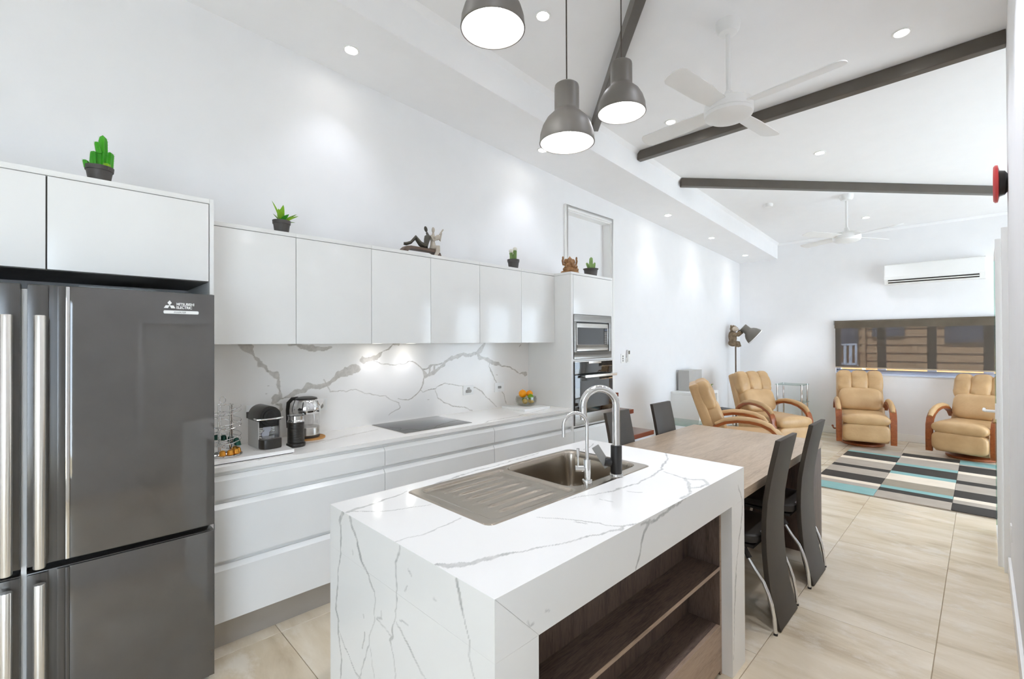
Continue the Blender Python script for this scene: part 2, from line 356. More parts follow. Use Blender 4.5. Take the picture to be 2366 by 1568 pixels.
V_SPLASH=[[(.803,1.496,21.3),(.841,1.474,25.8),(.871,1.42,3.3),(.91,1.375,21.8),(.95,1.324,3.9),(.992,1.294,24.5),(1.013,1.271,11.2),(1.013,1.232,9.0),(1.023,1.192,6.7),(1.023,1.164,9.0),(1.002,1.154,17.9),(.976,1.123,5.3)],[(.992,1.155,17.8),(1.039,1.151,2.3),(1.082,1.164,13.7),(1.12,1.181,16.1),(1.165,1.189,13.9),(1.193,1.219,18.7),(1.245,1.204,16.5),(1.287,1.207,14.3),(1.329,1.216,12.0),(1.378,1.255,14.6),(1.41,1.284,19.6),(1.448,1.295,27.2),(1.519,1.316,35.1)],[(.997,1.119,5.4),(1.023,1.108,6.3),(1.028,1.085,6.3),(1.012,1.07,4.5)],[(1.077,1.497,6.8),(1.148,1.482,11.6),(1.223,1.464,18.8),(1.287,1.457,14.3),(1.354,1.475,9.7)],[(.94,1.185,1.8),(.95,1.184,1.8)],[(.956,1.233,1.8),(.963,1.232,1.8)],[(1.589,1.372,23.7),(1.623,1.387,15.9),(1.693,1.39,18.2),(1.716,1.411,16.3),(1.74,1.432,1.2),(1.789,1.451,4.9),(1.826,1.486,2.8),(1.87,1.494,16.8)],[(1.669,1.367,2.4),(1.734,1.34,2.4),(1.819,1.331,2.1),(1.914,1.336,2.1),(1.992,1.354,3.4),(2.046,1.323,2.2),(2.087,1.281,4.4)],[(2.087,1.284,6.6),(2.114,1.256,17.6),(2.111,1.224,7.9)],[(2.111,1.224,6.6),(2.192,1.252,17.8),(2.264,1.291,11.3),(2.294,1.314,13.6),(2.316,1.343,11.4),(2.377,1.366,16.1),(2.455,1.379,18.7),(2.486,1.397,16.5),(2.6,1.392,13.4),(2.659,1.403,14.5),(2.701,1.429,22.0),(2.736,1.474,13.7),(2.758,1.497,9.9)],[(2.087,1.284,6.6),(2.128,1.288,6.6),(2.185,1.315,6.7),(2.235,1.316,8.1),(2.294,1.332,1.0)],[(2.163,1.313,11.1),(2.156,1.254,8.9)],[(2.206,1.311,9.8),(2.202,1.264,8.0)],[(2.667,1.403,14.6),(2.692,1.37,26.8),(2.735,1.356,15.7),(2.788,1.342,18.8),(2.841,1.313,16.0),(2.905,1.304,16.2),(2.96,1.275,6.1),(3.055,1.265,4.1),(3.142,1.226,6.3),(3.192,1.203,1.6),(3.284,1.187,22.5)],[(2.107,1.233,4.4),(2.093,1.175,7.9),(2.072,1.125,4.4),(2.005,1.072,2.6),(1.958,1.056,3.4),(1.913,1.063,1.7),(1.869,1.078,2.1)],[(1.298,1.247,1.5),(1.348,1.169,1.9),(1.425,1.163,1.5),(1.533,1.165,1.6),(1.588,1.14,1.6),(1.692,1.11,2.0),(1.764,1.107,1.6),(1.806,1.067,1.7),(1.85,1.055,1.7),(1.881,1.038,1.7),(1.881,1.01,2.1),(1.868,.995,2.5),(1.818,.972,1.7),(1.794,.953,1.6)],[(2.072,1.125,2.2),(2.096,1.105,2.2),(2.142,1.119,3.5),(2.213,1.12,3.6),(2.234,1.136,2.7),(2.308,1.161,2.7),(2.43,1.135,2.8),(2.493,1.124,2.4),(2.632,1.102,3.9),(2.717,1.06,4.9),(2.786,.992,2.5),(2.893,.905,2.0)],[(2.213,1.108,2.2),(2.234,1.053,2.2),(2.278,1.016,3.6),(2.375,.97,2.8),(2.508,.944,3.8),(2.606,.906,2.4)],[(2.805,1.321,4.0),(2.796,1.288,2.0),(2.832,1.227,4.0),(2.876,1.151,3.0),(2.959,1.045,2.5),(2.987,1.015,2.6),(3.015,.924,2.6)],[(2.141,1.04,1.3),(2.155,1.039,1.3)],[(3.194,1.46,4.2),(3.214,1.477,4.2)],[(2.886,1.194,2.0),(2.909,1.197,2.5)]]
V_COUNTER=[[(1.056,2.845,8.9),(1.272,2.856,12.5),(1.588,2.946,8.6)],[(2.058,2.462,6.9),(2.365,2.649,5.7),(2.704,2.658,6.1),(3.126,2.748,4.4)],[(.754,2.616,6.4),(.872,2.723,4.1),(1.016,2.804,4.4)],[(1.152,2.798,3.0),(1.353,2.909,3.2),(1.446,2.916,3.3)]]
def vnoise(p, seed):
    i = np.floor(p).astype(np.int64); f = p-i; f = f*f*(3-2*f)
    def h(a, b):
        n = (a*374761393+b*668265263+seed*69069) & 0x7fffffff
        n = ((n ^ (n >> 13))*1274126177) & 0x7fffffff
        return ((n ^ (n >> 16)) & 0xffff)/65535.0
    a, b = i[:, 0], i[:, 1]
    x0 = h(a, b)*(1-f[:, 0])+h(a+1, b)*f[:, 0]; x1 = h(a, b+1)*(1-f[:, 0])+h(a+1, b+1)*f[:, 0]
    return x0*(1-f[:, 1])+x1*f[:, 1]-.5
def vein_field(P, lines):
    P = P.copy()
    P += np.stack([vnoise(P*26, 3), vnoise(P*26, 9)], 1)*.012+np.stack([vnoise(P*75, 5), vnoise(P*75, 6)], 1)*.005
    jag = 1+.7*vnoise(P*45, 11)
    out = np.zeros(len(P))
    for ln in lines:
        for (ax, ay, ah), (bx, by, bh) in zip(ln, ln[1:]):
            mh = max(ah, bh)*.0012+.006
            idx = np.nonzero((P[:, 0] > min(ax, bx)-mh) & (P[:, 0] < max(ax, bx)+mh) & (P[:, 1] > min(ay, by)-mh) & (P[:, 1] < max(ay, by)+mh))[0]
            if not len(idx): continue
            q = P[idx]; d = np.array((bx-ax, by-ay)); L2 = max(1e-9, d @ d)
            t = np.clip(((q-np.array((ax, ay))) @ d)/L2, 0, 1)
            dist = np.hypot(q[:, 0]-ax-t*d[0], q[:, 1]-ay-t*d[1])
            hw = (ah+(bh-ah)*t)*.001*jag[idx]
            st = np.clip(.35+hw/.004, 0, 1); hw = np.maximum(hw, .0022)
            v = np.clip((hw+.0014-dist)/.0028, 0, 1)*st
            edge = np.clip(1-np.abs(dist-hw)/.002, 0, 1)*.25
            body = np.where(hw > .006, .62, .8)
            out[idx] = np.maximum(out[idx], np.clip(v*body+edge*v*1.2, 0, 1))
    return out
def slab(name, m, parent, b0, b1, res, lines=None, hole=None, faces='xXyYzZ', bev=0):
    # box b0..b1 whose faces named in res ({face: step}) carry a fine grid for the vein attribute
    inv = W[parent].inverted() if parent is not None else Matrix.Identity(4)
    V = []; Q = []; A = []; off = 0
    for f in faces:
        i = 'xyz'.index(f.lower()); o = [k for k in range(3) if k != i]
        st = res.get(f)
        ax = []
        for n_, k in enumerate(o):
            cuts = [b0[k], b1[k]]
            if hole and f in 'zZ': cuts = sorted(cuts+[hole[0][k], hole[1][k]])
            g = [np.linspace(p, q, max(2, int((q-p)/st)+1 if st else 2))[:-1] for p, q in zip(cuts, cuts[1:])]
            ax.append(np.append(np.concatenate(g), cuts[-1]))
        U, Vv = np.meshgrid(ax[0], ax[1], indexing='ij'); nu, nv = U.shape
        P = np.zeros((nu*nv, 3)); P[:, o[0]] = U.ravel(); P[:, o[1]] = Vv.ravel(); P[:, i] = b1[i] if f.isupper() else b0[i]
        a = vein_field(np.stack([U.ravel(), Vv.ravel()], 1), lines[f]) if lines and f in lines else np.zeros(nu*nv)
        I = np.arange(nu*nv).reshape(nu, nv)
        q = np.stack([I[:-1, :-1], I[1:, :-1], I[1:, 1:], I[:-1, 1:]], -1).reshape(-1, 4)
        if f.isupper() != (i != 1): q = q[:, ::-1]
        if hole and f in 'zZ':
            c = P[q].mean(1)
            q = q[~((c[:, 0] > hole[0][0]) & (c[:, 0] < hole[1][0]) & (c[:, 1] > hole[0][1]) & (c[:, 1] < hole[1][1]))]
        V.append(P); Q.append(q+off); A.append(a); off += nu*nv
    if hole:
        h0, h1 = hole
        ring = [(h0[0], h0[1]), (h1[0], h0[1]), (h1[0], h1[1]), (h0[0], h1[1])]
        P = np.array([(x, y, z) for z in (b0[2], b1[2]) for x, y in ring]); V.append(P); A.append(np.zeros(8))
        Q.append(np.array([(k+off, 4+k+off, 4+(k+1) % 4+off, (k+1) % 4+off) for k in range(4)])); off += 8
    P = np.concatenate(V); Q = np.concatenate(Q); A = np.concatenate(A)
    Mi = np.array(inv); P = P @ Mi[:3, :3].T+Mi[:3, 3]
    me = bpy.data.meshes.new(name)
    me.vertices.add(len(P)); me.vertices.foreach_set('co', P.astype(np.float32).ravel())
    me.loops.add(len(Q)*4); me.loops.foreach_set('vertex_index', Q.astype(np.int32).ravel())
    me.polygons.add(len(Q)); me.polygons.foreach_set('loop_start', np.arange(0, len(Q)*4, 4, dtype=np.int32))
    me.update(calc_edges=True)
    at = me.attributes.new('vein', 'FLOAT', 'POINT'); at.data.foreach_set('value', A.astype(np.float32))
    me.materials.append(MT[m]); me.validate()
    return link(me, name, parent)

# ================================================================== THE SETTING
X0, X1, YW, YR, YV = -2.6, 9.02, 3.145, -.12, -2.2     # back wall, far wall, kitchen wall, right wall, living side wall
XD = 4.37                                              # where the right wall ends
SL, CU, CB, YB = -.059, 3.735, 3.4675, 2.508           # ceiling slope, upper and bulkhead heights, bulkhead face
zc = lambda x: CU+SL*x
zb = lambda x: CB+SL*x

fl = struct(box(X0-.1, YV-.1, -.06, X1+.1, YW+.1, -.004).build('floor', 'grout', smooth=0))
# floor tiles 1.2 x 0.6 in a running bond, each a piece of the floor
row = 0; y = 2.57+.6
offs = {0: .842, 1: .842, 2: .6, 3: 2.4, 4: 3.0, 5: 3.595, 6: 3.0, 7: 3.6, 8: 3.0}
k = 0
while y > YV-.1:
    ya, yb = max(y-.6, YV), min(y, YW)
    if yb-ya > .02:
        x = offs.get(k, 0)-1.2*10
        while x < X1:
            xa, xb = max(x, X0), min(x+1.2, X1)
            if xb-xa > .02 and not (yb < YR-.15 and xb < 4.2):
                g = .0014; c = .0012
                t = MB()
                t.add([(xa+g, ya+g, -.02), (xb-g, ya+g, -.02), (xb-g, yb-g, -.02), (xa+g, yb-g, -.02),
                       (xa+g, ya+g, -c), (xb-g, ya+g, -c), (xb-g, yb-g, -c), (xa+g, yb-g, -c),
                       (xa+g+c, ya+g+c, 0), (xb-g-c, ya+g+c, 0), (xb-g-c, yb-g-c, 0), (xa+g+c, yb-g-c, 0)],
                      [(0, 1, 5, 4), (1, 2, 6, 5), (2, 3, 7, 6), (3, 0, 4, 7), (4, 5, 9, 8), (5, 6, 10, 9), (6, 7, 11, 10), (7, 4, 8, 11), (8, 9, 10, 11)])
                t.build('tile', 'tile', fl, smooth=0)
            x += 1.2
    y -= .6; k += 1

TOP = 4.1
def wall(name, boxes, m='wall'):
    b = MB()
    for q in boxes: b.box(*q)
    return struct(b.build(name, m, smooth=0))
DX0, DX1, DZ0, DZ1 = 3.94, 4.78, .9, 2.93              # raised doorway in the kitchen wall
wall('wall_left', [(X0-.2, YW, 0, DX0, YW+.2, TOP), (DX1, YW, 0, X1+.2, YW+.2, TOP), (DX0, YW, 0, DX1, YW+.2, DZ0), (DX0, YW, DZ1, DX1, YW+.2, TOP)])
WY0, WY1, WZ0, WZ1 = -.75, 1.67, .985, 1.815           # far window
wall('wall_far', [(X1, YV-.2, 0, X1+.2, YW, WZ0), (X1, YV-.2, WZ1, X1+.2, YW, TOP), (X1, WY1, WZ0, X1+.2, YW, WZ1), (X1, YV-.2, WZ0, X1+.2, WY0, WZ1)])
RX0, RX1, RZ0, RZ1 = -2.2, -.4, .2, 2.3
wall('wall_right', [(X0-.2, YR-.13, 0, RX0, YR, TOP), (RX1, YR-.13, 0, XD, YR, TOP), (RX0, YR-.13, 0, RX1, YR, RZ0), (RX0, YR-.13, RZ1, RX1, YR, TOP)])
wall('wall_return', [(XD-.13, YV-.2, 0, XD, YR-.13, TOP)])
GX0, GX1, GZ1 = 5.0, 8.4, 2.3
wall('wall_living', [(XD, YV-.2, 0, GX0, YV, TOP), (GX1, YV-.2, 0, X1, YV, TOP), (GX0, YV-.2, GZ1, GX1, YV, TOP)])
wall('wall_back', [(X0-.2, YR, 0, X0, YW, TOP)])
struct(MB().prism([(X0-.2, zc(X0-.2)), (X1+.2, zc(X1+.2)), (X1+.2, zc(X1+.2)+.1), (X0-.2, zc(X0-.2)+.1)], 'y', YV-.2, YB).build('ceiling', 'ceil', smooth=0))
struct(MB().prism([(X0-.2, zb(X0-.2)), (X1, zb(X1)), (X1, zc(X1)+.1), (X0-.2, zc(X0-.2)+.1)], 'y', YB, YW).build('ceiling_bulkhead', 'ceil', smooth=0))
# small cornices, skirting
cs = .035
tb = MB()
for xa, xb in ((X0, X1),):
    tb.add([(xa, YB, zc(xa)-cs), (xa, YB-cs, zc(xa)), (xa, YB, zc(xa)), (xb, YB, zc(xb)-cs), (xb, YB-cs, zc(xb)), (xb, YB, zc(xb))], [(0, 1, 2), (3, 5, 4), (0, 3, 4, 1), (1, 4, 5, 2), (2, 5, 3, 0)])
struct(tb.build('trim_4', 'ceil', smooth=0))
struct(MB().prism([(X1, zc(X1)-cs), (X1-cs, zc(X1)), (X1, zc(X1))], 'y', YV, YB).build('trim_5', 'ceil', smooth=0))
def skirt(name, *b): struct(box(*b).build(name, 'trim', bevel=.004))
skirt('baseboard_left', DX1+.06, YW-.014, 0, X1, YW, .11)
skirt('baseboard_far', X1-.014, YV, 0, X1, YW-.014, .11)
skirt('baseboard_right', 1.36, YR, 0, XD-.01, YR+.014, .11)
skirt('baseboard_back', X0, YR, 0, X0+.014, YW, .1)
skirt('baseboard_living', XD, YV, 0, GX0, YV+.014, .11)

# dark beams tight under the ceiling
def beam(name, p, q, label, w=.065, h=.095):
    p, q = Vector(p), Vector(q); d = (q-p).normalized(); s = Vector((-d.y, d.x))*w/2
    vs = []
    for e in (p, q):
        for sg in (-1, 1):
            x, yy = e.x+s.x*sg, e.y+s.y*sg
            vs += [(x, yy, zc(x)-h), (x, yy, zc(x)-.001)]
    b = MB().add(vs, [(0, 1, 3, 2), (4, 6, 7, 5), (0, 4, 5, 1), (2, 3, 7, 6), (1, 5, 7, 3), (0, 2, 6, 4)])
    struct(b.build(name, 'beam', bevel=.008, seg=3), label)
beam('trim_1', (3.535, 2.49), (.94, -.12), 'dark ceiling beam slanting up over the pendants')
beam('trim_2', (4.345, 2.506), (4.335, -.12), 'dark ceiling beam straight across behind the near ceiling fan')
beam('trim_3', (5.27, 2.49), (7.76, -.12), 'dark ceiling beam in front of the far ceiling fan')

# raised doorway with its architrave and closed white door
d1 = thing('door_1', 'tall white door set in the wall above the oven tower', None, (4.36, YW+.1, DZ0), kind='structure')
box(DX0, YW+.1, DZ0+.0, DX1, YW+.14, DZ1).build('leaf', 'wall', d1, smooth=0)
a = MB()
a.box(DX0-.05, YW-.022, DZ0, DX0, YW+.0, DZ1+.05); a.box(DX1, YW-.022, 0, DX1+.05, YW+.0, DZ1+.05); a.box(DX0, YW-.022, DZ1, DX1, YW, DZ1+.05)
a.build('architrave', 'trim', d1, bevel=.004)
a = MB(); a.box(DX1-.012, YW, DZ0, DX1, YW+.1, DZ1); a.box(DX0, YW, DZ0, DX0+.012, YW+.1, DZ1); a.box(DX0+.012, YW, DZ1-.012, DX1-.012, YW+.1, DZ1)
a.build('jamb', 'trim', d1, smooth=0)

# far window: frame, mullions, panes
w1 = thing('window_1', 'wide pale framed window in the far wall', None, (X1, .46, WZ0), kind='structure')
xw = X1+.06; xv = X1+.12
f = MB(); f.box(xw, WY0, WZ0, xv, WY1, WZ0+.055); f.box(xw, WY0, WZ1-.05, xv, WY1, WZ1); f.box(xw, WY1-.055, WZ0+.055, xv, WY1, WZ1-.05); f.box(xw, WY0, WZ0+.055, xv, WY0+.055, WZ1-.05)
f.build('window_frame', 'winframe', w1, bevel=.004)
box(X1-.02, WY0, WZ0-.02, xw, WY1, WZ0+.002).build('sill', 'winframe', w1, bevel=.004)
mull = [(1.04, 1.145), (.465, .568), (-.11, -.01)]
for ya, yb in mull: box(xw+.001, ya, WZ0+.055, xv-.001, yb, WZ1-.05).build('mullion', 'winframe', w1, bevel=.004)
edges = [WY0+.055, -.11, -.01, .465, .568, 1.04, 1.145, WY1-.055]
for ya, yb in zip(edges[::2], edges[1::2]): box(xw+.025, ya, WZ0+.055, xw+.031, yb, WZ1-.05).build('pane', 'winglass', w1, smooth=0)
# roller blind
bl = thing('roller_blind', 'dark translucent roller blind pulled most of the way down the far window', 'blind', (X1, .46, 1.82))
MB().tube([(X1-.045, WY0, 1.79), (X1-.045, WY1, 1.79)], .032, 16).build('roller', 'blindhead', bl)
box(X1-.077, WY0, 1.70, X1-.074, WY1, 1.79).build('fabric_roll', 'blindhead', bl, smooth=0)
box(X1-.0762, WY0+.01, 1.085, X1-.0748, WY1-.01, 1.70).build('fabric', 'blind', bl, smooth=0)
box(X1-.081, WY0+.01, 1.073, X1-.069, WY1-.01, 1.09).build('bottom_rail', 'rail', bl, bevel=.003)
for yy in (WY0-.012, WY1): box(X1-.08, yy, 1.755, X1, yy+.012, 1.825).build('bracket', 'grey', bl, smooth=0)

# living side glazing, added unseen to let sky light in, and right wall window
def glazing(name, label, ax, pos, a0, a1, z0, z1, n):
    t = thing(name, label, None, ((a0+a1)/2, pos, z0) if ax == 'y' else (pos, (a0+a1)/2, z0), kind='structure')
    bx = (lambda u0, v0, w0, u1, v1, w1: box(u0, pos+v0, w0, u1, pos+v1, w1)) if ax == 'y' else (lambda u0, v0, w0, u1, v1, w1: box(pos+v0, u0, w0, pos+v1, u1, w1))
    bx(a0, -.03, z0, a1, .03, z0+.05).build('frame_rail', 'trim', t, smooth=0); bx(a0, -.03, z1-.05, a1, .03, z1).build('frame_rail', 'trim', t, smooth=0)
    s = (a1-a0)/n
    for i in range(n+1):
        u = min(max(a0+s*i-.025, a0), a1-.05); bx(u, -.029, z0+.05, u+.05, .029, z1-.05).build('stile', 'trim', t, smooth=0)
    for i in range(n): bx(a0+s*i+.026, -.003, z0+.05, a0+s*(i+1)-.026, .003, z1-.05).build('pane', 'winglass', t, smooth=0)
glazing('added_window', 'added glazed wall out of view, letting sky light in by the recliners', 'y', YV-.1, GX0, GX1, 0, GZ1, 3)
glazing('window_3', 'tall window in the right wall opposite the fridge', 'y', YR-.065, RX0, RX1, RZ0, RZ1, 2)
d3 = thing('door_3', 'white flush door in the long right wall opposite the fridge', None, (.9, YR, 0), kind='structure')
box(.52, YR, .004, 1.28, YR+.012, 2.02).build('leaf', 'trim', d3, bevel=.002)
a = MB(); a.box(.46, YR, 0, .515, YR+.022, 2.08); a.box(1.285, YR, 0, 1.34, YR+.022, 2.08); a.box(.515, YR, 2.025, 1.285, YR+.022, 2.08)
a.build('architrave', 'trim', d3, bevel=.003)
MB().tube([(.6, YR+.01, 1.0), (.6, YR+.05, 1.0), (.7, YR+.05, 1.0)], .008, 8).build('handle', 'chrome', d3)

# glass door leaf standing at the end of the right wall
d2 = thing('door_2', 'white framed glass door standing at the end of the right wall', None, (4.4, -.075, 0), kind='structure')
box(4.405, -.098, .02, 4.45, -.062, 2.165).build('stile', 'trim', d2, bevel=.003)
box(5.2, -.09, .02, 5.24, -.066, 2.165).build('stile', 'glass_g', d2, smooth=0)
box(4.45, -.092, .02, 5.2, -.066, .07).build('bottom_rail', 'trim', d2, bevel=.003); box(4.45, -.092, 2.115, 5.2, -.066, 2.165).build('top_rail', 'trim', d2, bevel=.003)
box(4.45, -.083, .07, 5.2, -.075, 2.115).build('pane', 'glass', d2, smooth=0)
h = MB().tube([(4.428, -.062, 1.03), (4.428, -.015, 1.03), (4.44, -.005, 1.03), (4.54, -.005, 1.03)], .009, 8); h.box(4.412, -.062, .98, 4.444, -.056, 1.08)
h.build('handle', 'trim', d2)
a = MB(); a.box(XD-.005, YR-.13, 0, XD+.028, YR+.03, 2.23); struct(a.build('trim_6', 'trim', bevel=.003), 'white architrave at the end of the right wall')

# ------------------------------------------------------------------ what the window looks out on
struct(box(X1+.3, -14, -.5, 40, 16, -.3).build('ground_outside', 'ground', smooth=0))
struct(box(-40, -40, -.5, X1+.3, YV-.4, -.3).build('ground_patio', 'ground', smooth=0))
struct(box(-40, YV-.4, -.5, X0-.25, 30, -.3).build('ground_yard', 'ground', smooth=0))
XH = 12.5
hs = thing('neighbour_house', 'tan weatherboard house wall outside the far window', 'house', (XH+.1, .6, -.3))
box(XH+.05, -4, -.3, XH+.2, 5.5, 3.4).build('wall_frame', 'board', hs, smooth=0)
zz = -.3; pitch = .172
while zz < 3.3:
    b = MB().add([(XH+.05, -4, zz), (XH, -4, zz), (XH+.045, -4, zz+pitch+.012), (XH+.05, -4, zz+pitch+.012), (XH+.05, 5.5, zz), (XH, 5.5, zz), (XH+.045, 5.5, zz+pitch+.012), (XH+.05, 5.5, zz+pitch+.012)],
                 [(0, 1, 2, 3), (4, 7, 6, 5), (0, 4, 5, 1), (1, 5, 6, 2), (2, 6, 7, 3), (3, 7, 4, 0)])
    b.build('plank', 'board', hs, smooth=0); zz += pitch
def hwin(ya, yb, za, zb_):
    q = MB(); t = .05
    q.box(XH-.05, ya, za, XH+.03, yb, za+t); q.box(XH-.05, ya, zb_-t, XH+.03, yb, zb_); q.box(XH-.05, ya, za+t, XH+.03, ya+t, zb_-t); q.box(XH-.05, yb-t, za+t, XH+.03, yb, zb_-t)
    fr = q.build('window_frame', 'houseframe', hs, smooth=0)
    box(XH-.02, ya+t, za+t, XH+.028, yb-t, zb_-t).build('pane', 'houseglass', fr, smooth=0)
hwin(1.13, 1.66, 1.59, 2.5); hwin(-.2, .52, 1.46, 2.5); hwin(1.9, 2.45, 1.38, 2.6)
MB().tube([(XH-.05, 1.8, -.3), (XH-.05, 1.8, 3.3)], .035, 10).build('downpipe', 'board', hs)
bal = MB(); bal.box(XH-.16, 1.9, 1.40, XH-.12, 2.6, 1.44); bal.box(XH-.16, 1.9, .98, XH-.12, 2.6, 1.02); bal.box(XH-.16, 1.9, 1.02, XH-.12, 1.94, 1.4)
bal.build('rail', 'houserail', hs, smooth=0)
for i in range(6): box(XH-.15, 1.99+i*.1, 1.02, XH-.13, 2.045+i*.1, 1.40).build('baluster', 'houserail', hs, smooth=0)
box(XH-.14, 1.88, .96, XH-.02, 2.62, .98).build('rail_bracket', 'houserail', hs, smooth=0)

# ================================================================== KITCHEN
YF = 2.60      # cabinet front line
# --- cabinet over the fridge and its tall end panel
oc = thing('fridge_cabinet', 'white two-door cabinet above the black fridge', 'cabinet', (0, 2.85, 1.79))
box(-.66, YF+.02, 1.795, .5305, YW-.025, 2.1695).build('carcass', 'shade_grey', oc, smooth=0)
box(-.66, YF, 2.17, .5305, YW-.025, 2.192).build('top_panel', 'cab', oc, bevel=.0015)
box(-.66, YF, 1.797, -.0245, YF+.019, 2.1665).build('door', 'cab', oc, bevel=.0012)
box(-.0195, YF, 1.797, .527, YF+.019, 2.1665).build('door', 'cab', oc, bevel=.0012)
tag(box(.531, YF, 0, .548, YW-.001, 2.192).build('end_panel', 'cab', bevel=.001), 'tall white end panel between fridge and base drawers', 'panel')
tag(box(-.70, YF, 0, -.683, YW-.001, 2.192).build('end_panel', 'cab', bevel=.001), 'tall white end panel on the far side of the fridge', 'panel')

# --- wall cabinets
ux = [.572, 1.0, 1.474, 1.937, 2.402, 2.874, 3.318]; UY = 2.795
ordn = ['first', 'second', 'third', 'fourth', 'fifth', 'last']
for i in range(6):
    xa, xb = ux[i], ux[i+1]
    if i == 0: xa = .549
    c = thing('wall_cabinet', '%s white wall cabinet counting from the fridge' % ordn[i], 'cabinet', ((xa+xb)/2, 2.97, 1.495), group='white wall cabinets over the benchtop')
    box(xa+.0005, UY+.02, 1.497, xb-.0005, YW-.025, 2.112).build('carcass', 'cabin', c, smooth=0)
    box(xa+.0005, UY, 2.114, xb-.0005, YW-.004, 2.136).build('top_panel', 'cab', c, bevel=.001)
    box(xa+.0018, UY, 1.495, xb-.0018, UY+.0185, 2.1105).build('door', 'cab', c, bevel=.0012)
for i, x in enumerate((1.641, 1.918)):
    u = thing('cabinet_light', '%s small light under the wall cabinets over the cooktop' % ('left' if i == 0 else 'right'), 'light', (x, 3.03, 1.497), group='lights under the wall cabinets')
    MB().lathe([(.036, -.004), (.034, -.007), (.026, -.007), (.026, -.002)], (x, 3.03, 1.497), 24, cap=False).build('rim', 'white', u)
    MB().lathe([(0, -.004), (.026, -.004)], (x, 3.03, 1.497), 24, cap=False).build('lens', 'ulens', u)
    spot('under_light', u, (0, 0, -.012), UNDER_W, 120, .8, .02)

# --- base drawers
bx = [.549, 1.458, 2.376, 3.318]
for i in range(3):
    xa, xb = bx[i], bx[i+1]
    c = thing('base_cabinet', ['white drawer unit under the coffee machine', 'white drawer unit under the cooktop', 'white drawer unit under the fruit bowl'][i], 'cabinet', ((xa+xb)/2, 2.87, 0), group='white base drawer units')
    q = MB(); q.box(xa+.0005, YF+.028, .14, xb-.0005, YW-.025, .872)
    q.build('carcass', 'cab', c, smooth=0)
    box(xa, 2.66, 0, xb, 2.672, .14).build('kickboard', 'kick', c, smooth=0)
    for za, zt in ((.741, .848), (.441, .712), (.146, .412)):
        # drawer front with a bevelled finger pull along its top
        MB().add([(x_, yy, z_) for x_ in (xa+.0018, xb-.0018) for yy, z_ in ((YF, za), (YF+.0275, za), (YF+.0275, zt+.004), (YF+.016, zt+.004), (YF, zt-.018))],
                 [(0, 1, 2, 3, 4), (9, 8, 7, 6, 5)]+[(k, 5+k, 5+(k+1) % 5, (k+1) % 5) for k in range(5)]).build('drawer', 'cab', c, smooth=0)

# --- benchtop, splashback
bt = tag(slab('benchtop', 'counter', None, (.549, 2.595, .875), (3.318, YW, .90), {'Z': .006}, {'Z': V_COUNTER}), 'long white marble-look benchtop along the kitchen wall', 'benchtop')
sp = tag(slab('splashback', 'splash', None, (.549, 3.135, .9), (3.318, YW-.001, 1.495), {'y': .004}, {'y': V_SPLASH}, faces='yxXZ'), 'marble-look splashback slab with brown-grey veins', 'splashback')

# --- oven tower
tx0, tx1 = 3.3185, 3.985
tw = thing('oven_tower', 'tall white cabinet housing the microwave and oven', 'cabinet', (3.65, 2.87, 0))
q = MB(); q.box(tx0, YF+.002, 0, tx0+.03, 3.1345, 2.112); q.box(tx1-.024, YF+.002, 0, tx1, YW-.025, 2.112)
q.box(tx0+.03, 2.95, .1, tx1-.024, 2.97, 2.112); q.box(tx0+.03, YF+.002, 1.325, tx1-.024, 2.95, 1.342); q.box(tx0+.03, YF+.002, .722, tx1-.024, 2.95, .738)
q.build('carcass', 'cab', tw, smooth=0)
box(tx0, YF, 2.114, tx1, YW-.025, 2.136).build('top_panel', 'cab', tw, bevel=.001)
box(tx0+.033, YF, 1.754, tx1-.027, YF+.02, 2.110).build('door', 'cab', tw, bevel=.001)
MB().add([(x_, yy, z_) for x_ in (tx0+.033, tx1-.027) for yy, z_ in ((YF, .41), (YF+.0275, .41), (YF+.0275, .708), (YF+.016, .708), (YF, .686))],
         [(0, 1, 2, 3, 4), (9, 8, 7, 6, 5)]+[(k, 5+k, 5+(k+1) % 5, (k+1) % 5) for k in range(5)]).build('drawer', 'cab', tw, smooth=0)
box(tx0+.033, YF, .105, tx1-.027, YF+.0275, .385).build('drawer', 'cab', tw, bevel=.001)
box(tx0+.03, 2.66, 0, tx1-.024, 2.672, .1).build('kickboard', 'kick', tw, smooth=0)
# microwave
mw = thing('microwave', 'stainless built-in microwave above the oven', 'microwave', (3.65, 2.72, 1.345))
ma, mb_ = 3.351, 3.953
q = MB(); q.box(ma, YF-.006, 1.345, mb_, YF+.014, 1.408); q.box(ma, YF-.006, 1.685, mb_, YF+.014, 1.75); q.box(ma, YF-.006, 1.408, ma+.034, YF+.014, 1.685); q.box(mb_-.044, YF-.006, 1.408, mb_, YF+.014, 1.685)
q.build('trim_frame', 'steel_dark', mw, bevel=.002)
box(ma+.034, YF+.014, 1.408, mb_-.044, 2.9, 1.685).build('body', 'black', mw, smooth=0)
q = MB(); q.box(ma+.042, YF-.004, 1.416, 3.896, YF+.014, 1.474); q.box(ma+.042, YF-.004, 1.632, 3.896, YF+.014, 1.672); q.box(ma+.042, YF-.004, 1.474, ma+.054, YF+.014, 1.632); q.box(3.886, YF-.004, 1.474, 3.896, YF+.014, 1.632)
dr = q.build('door', 'steel', mw, bevel=.0015)
box(ma+.054, YF, 1.474, 3.83, YF+.012, 1.632).build('window', 'black_glass', dr, smooth=0)
kp = box(3.831, YF-.001, 1.474, 3.886, YF+.012, 1.632).build('control_panel', 'black', mw, smooth=0)
box(3.838, YF-.002, 1.606, 3.879, YF-.001, 1.624).build('display', 'houseglass', kp, smooth=0)
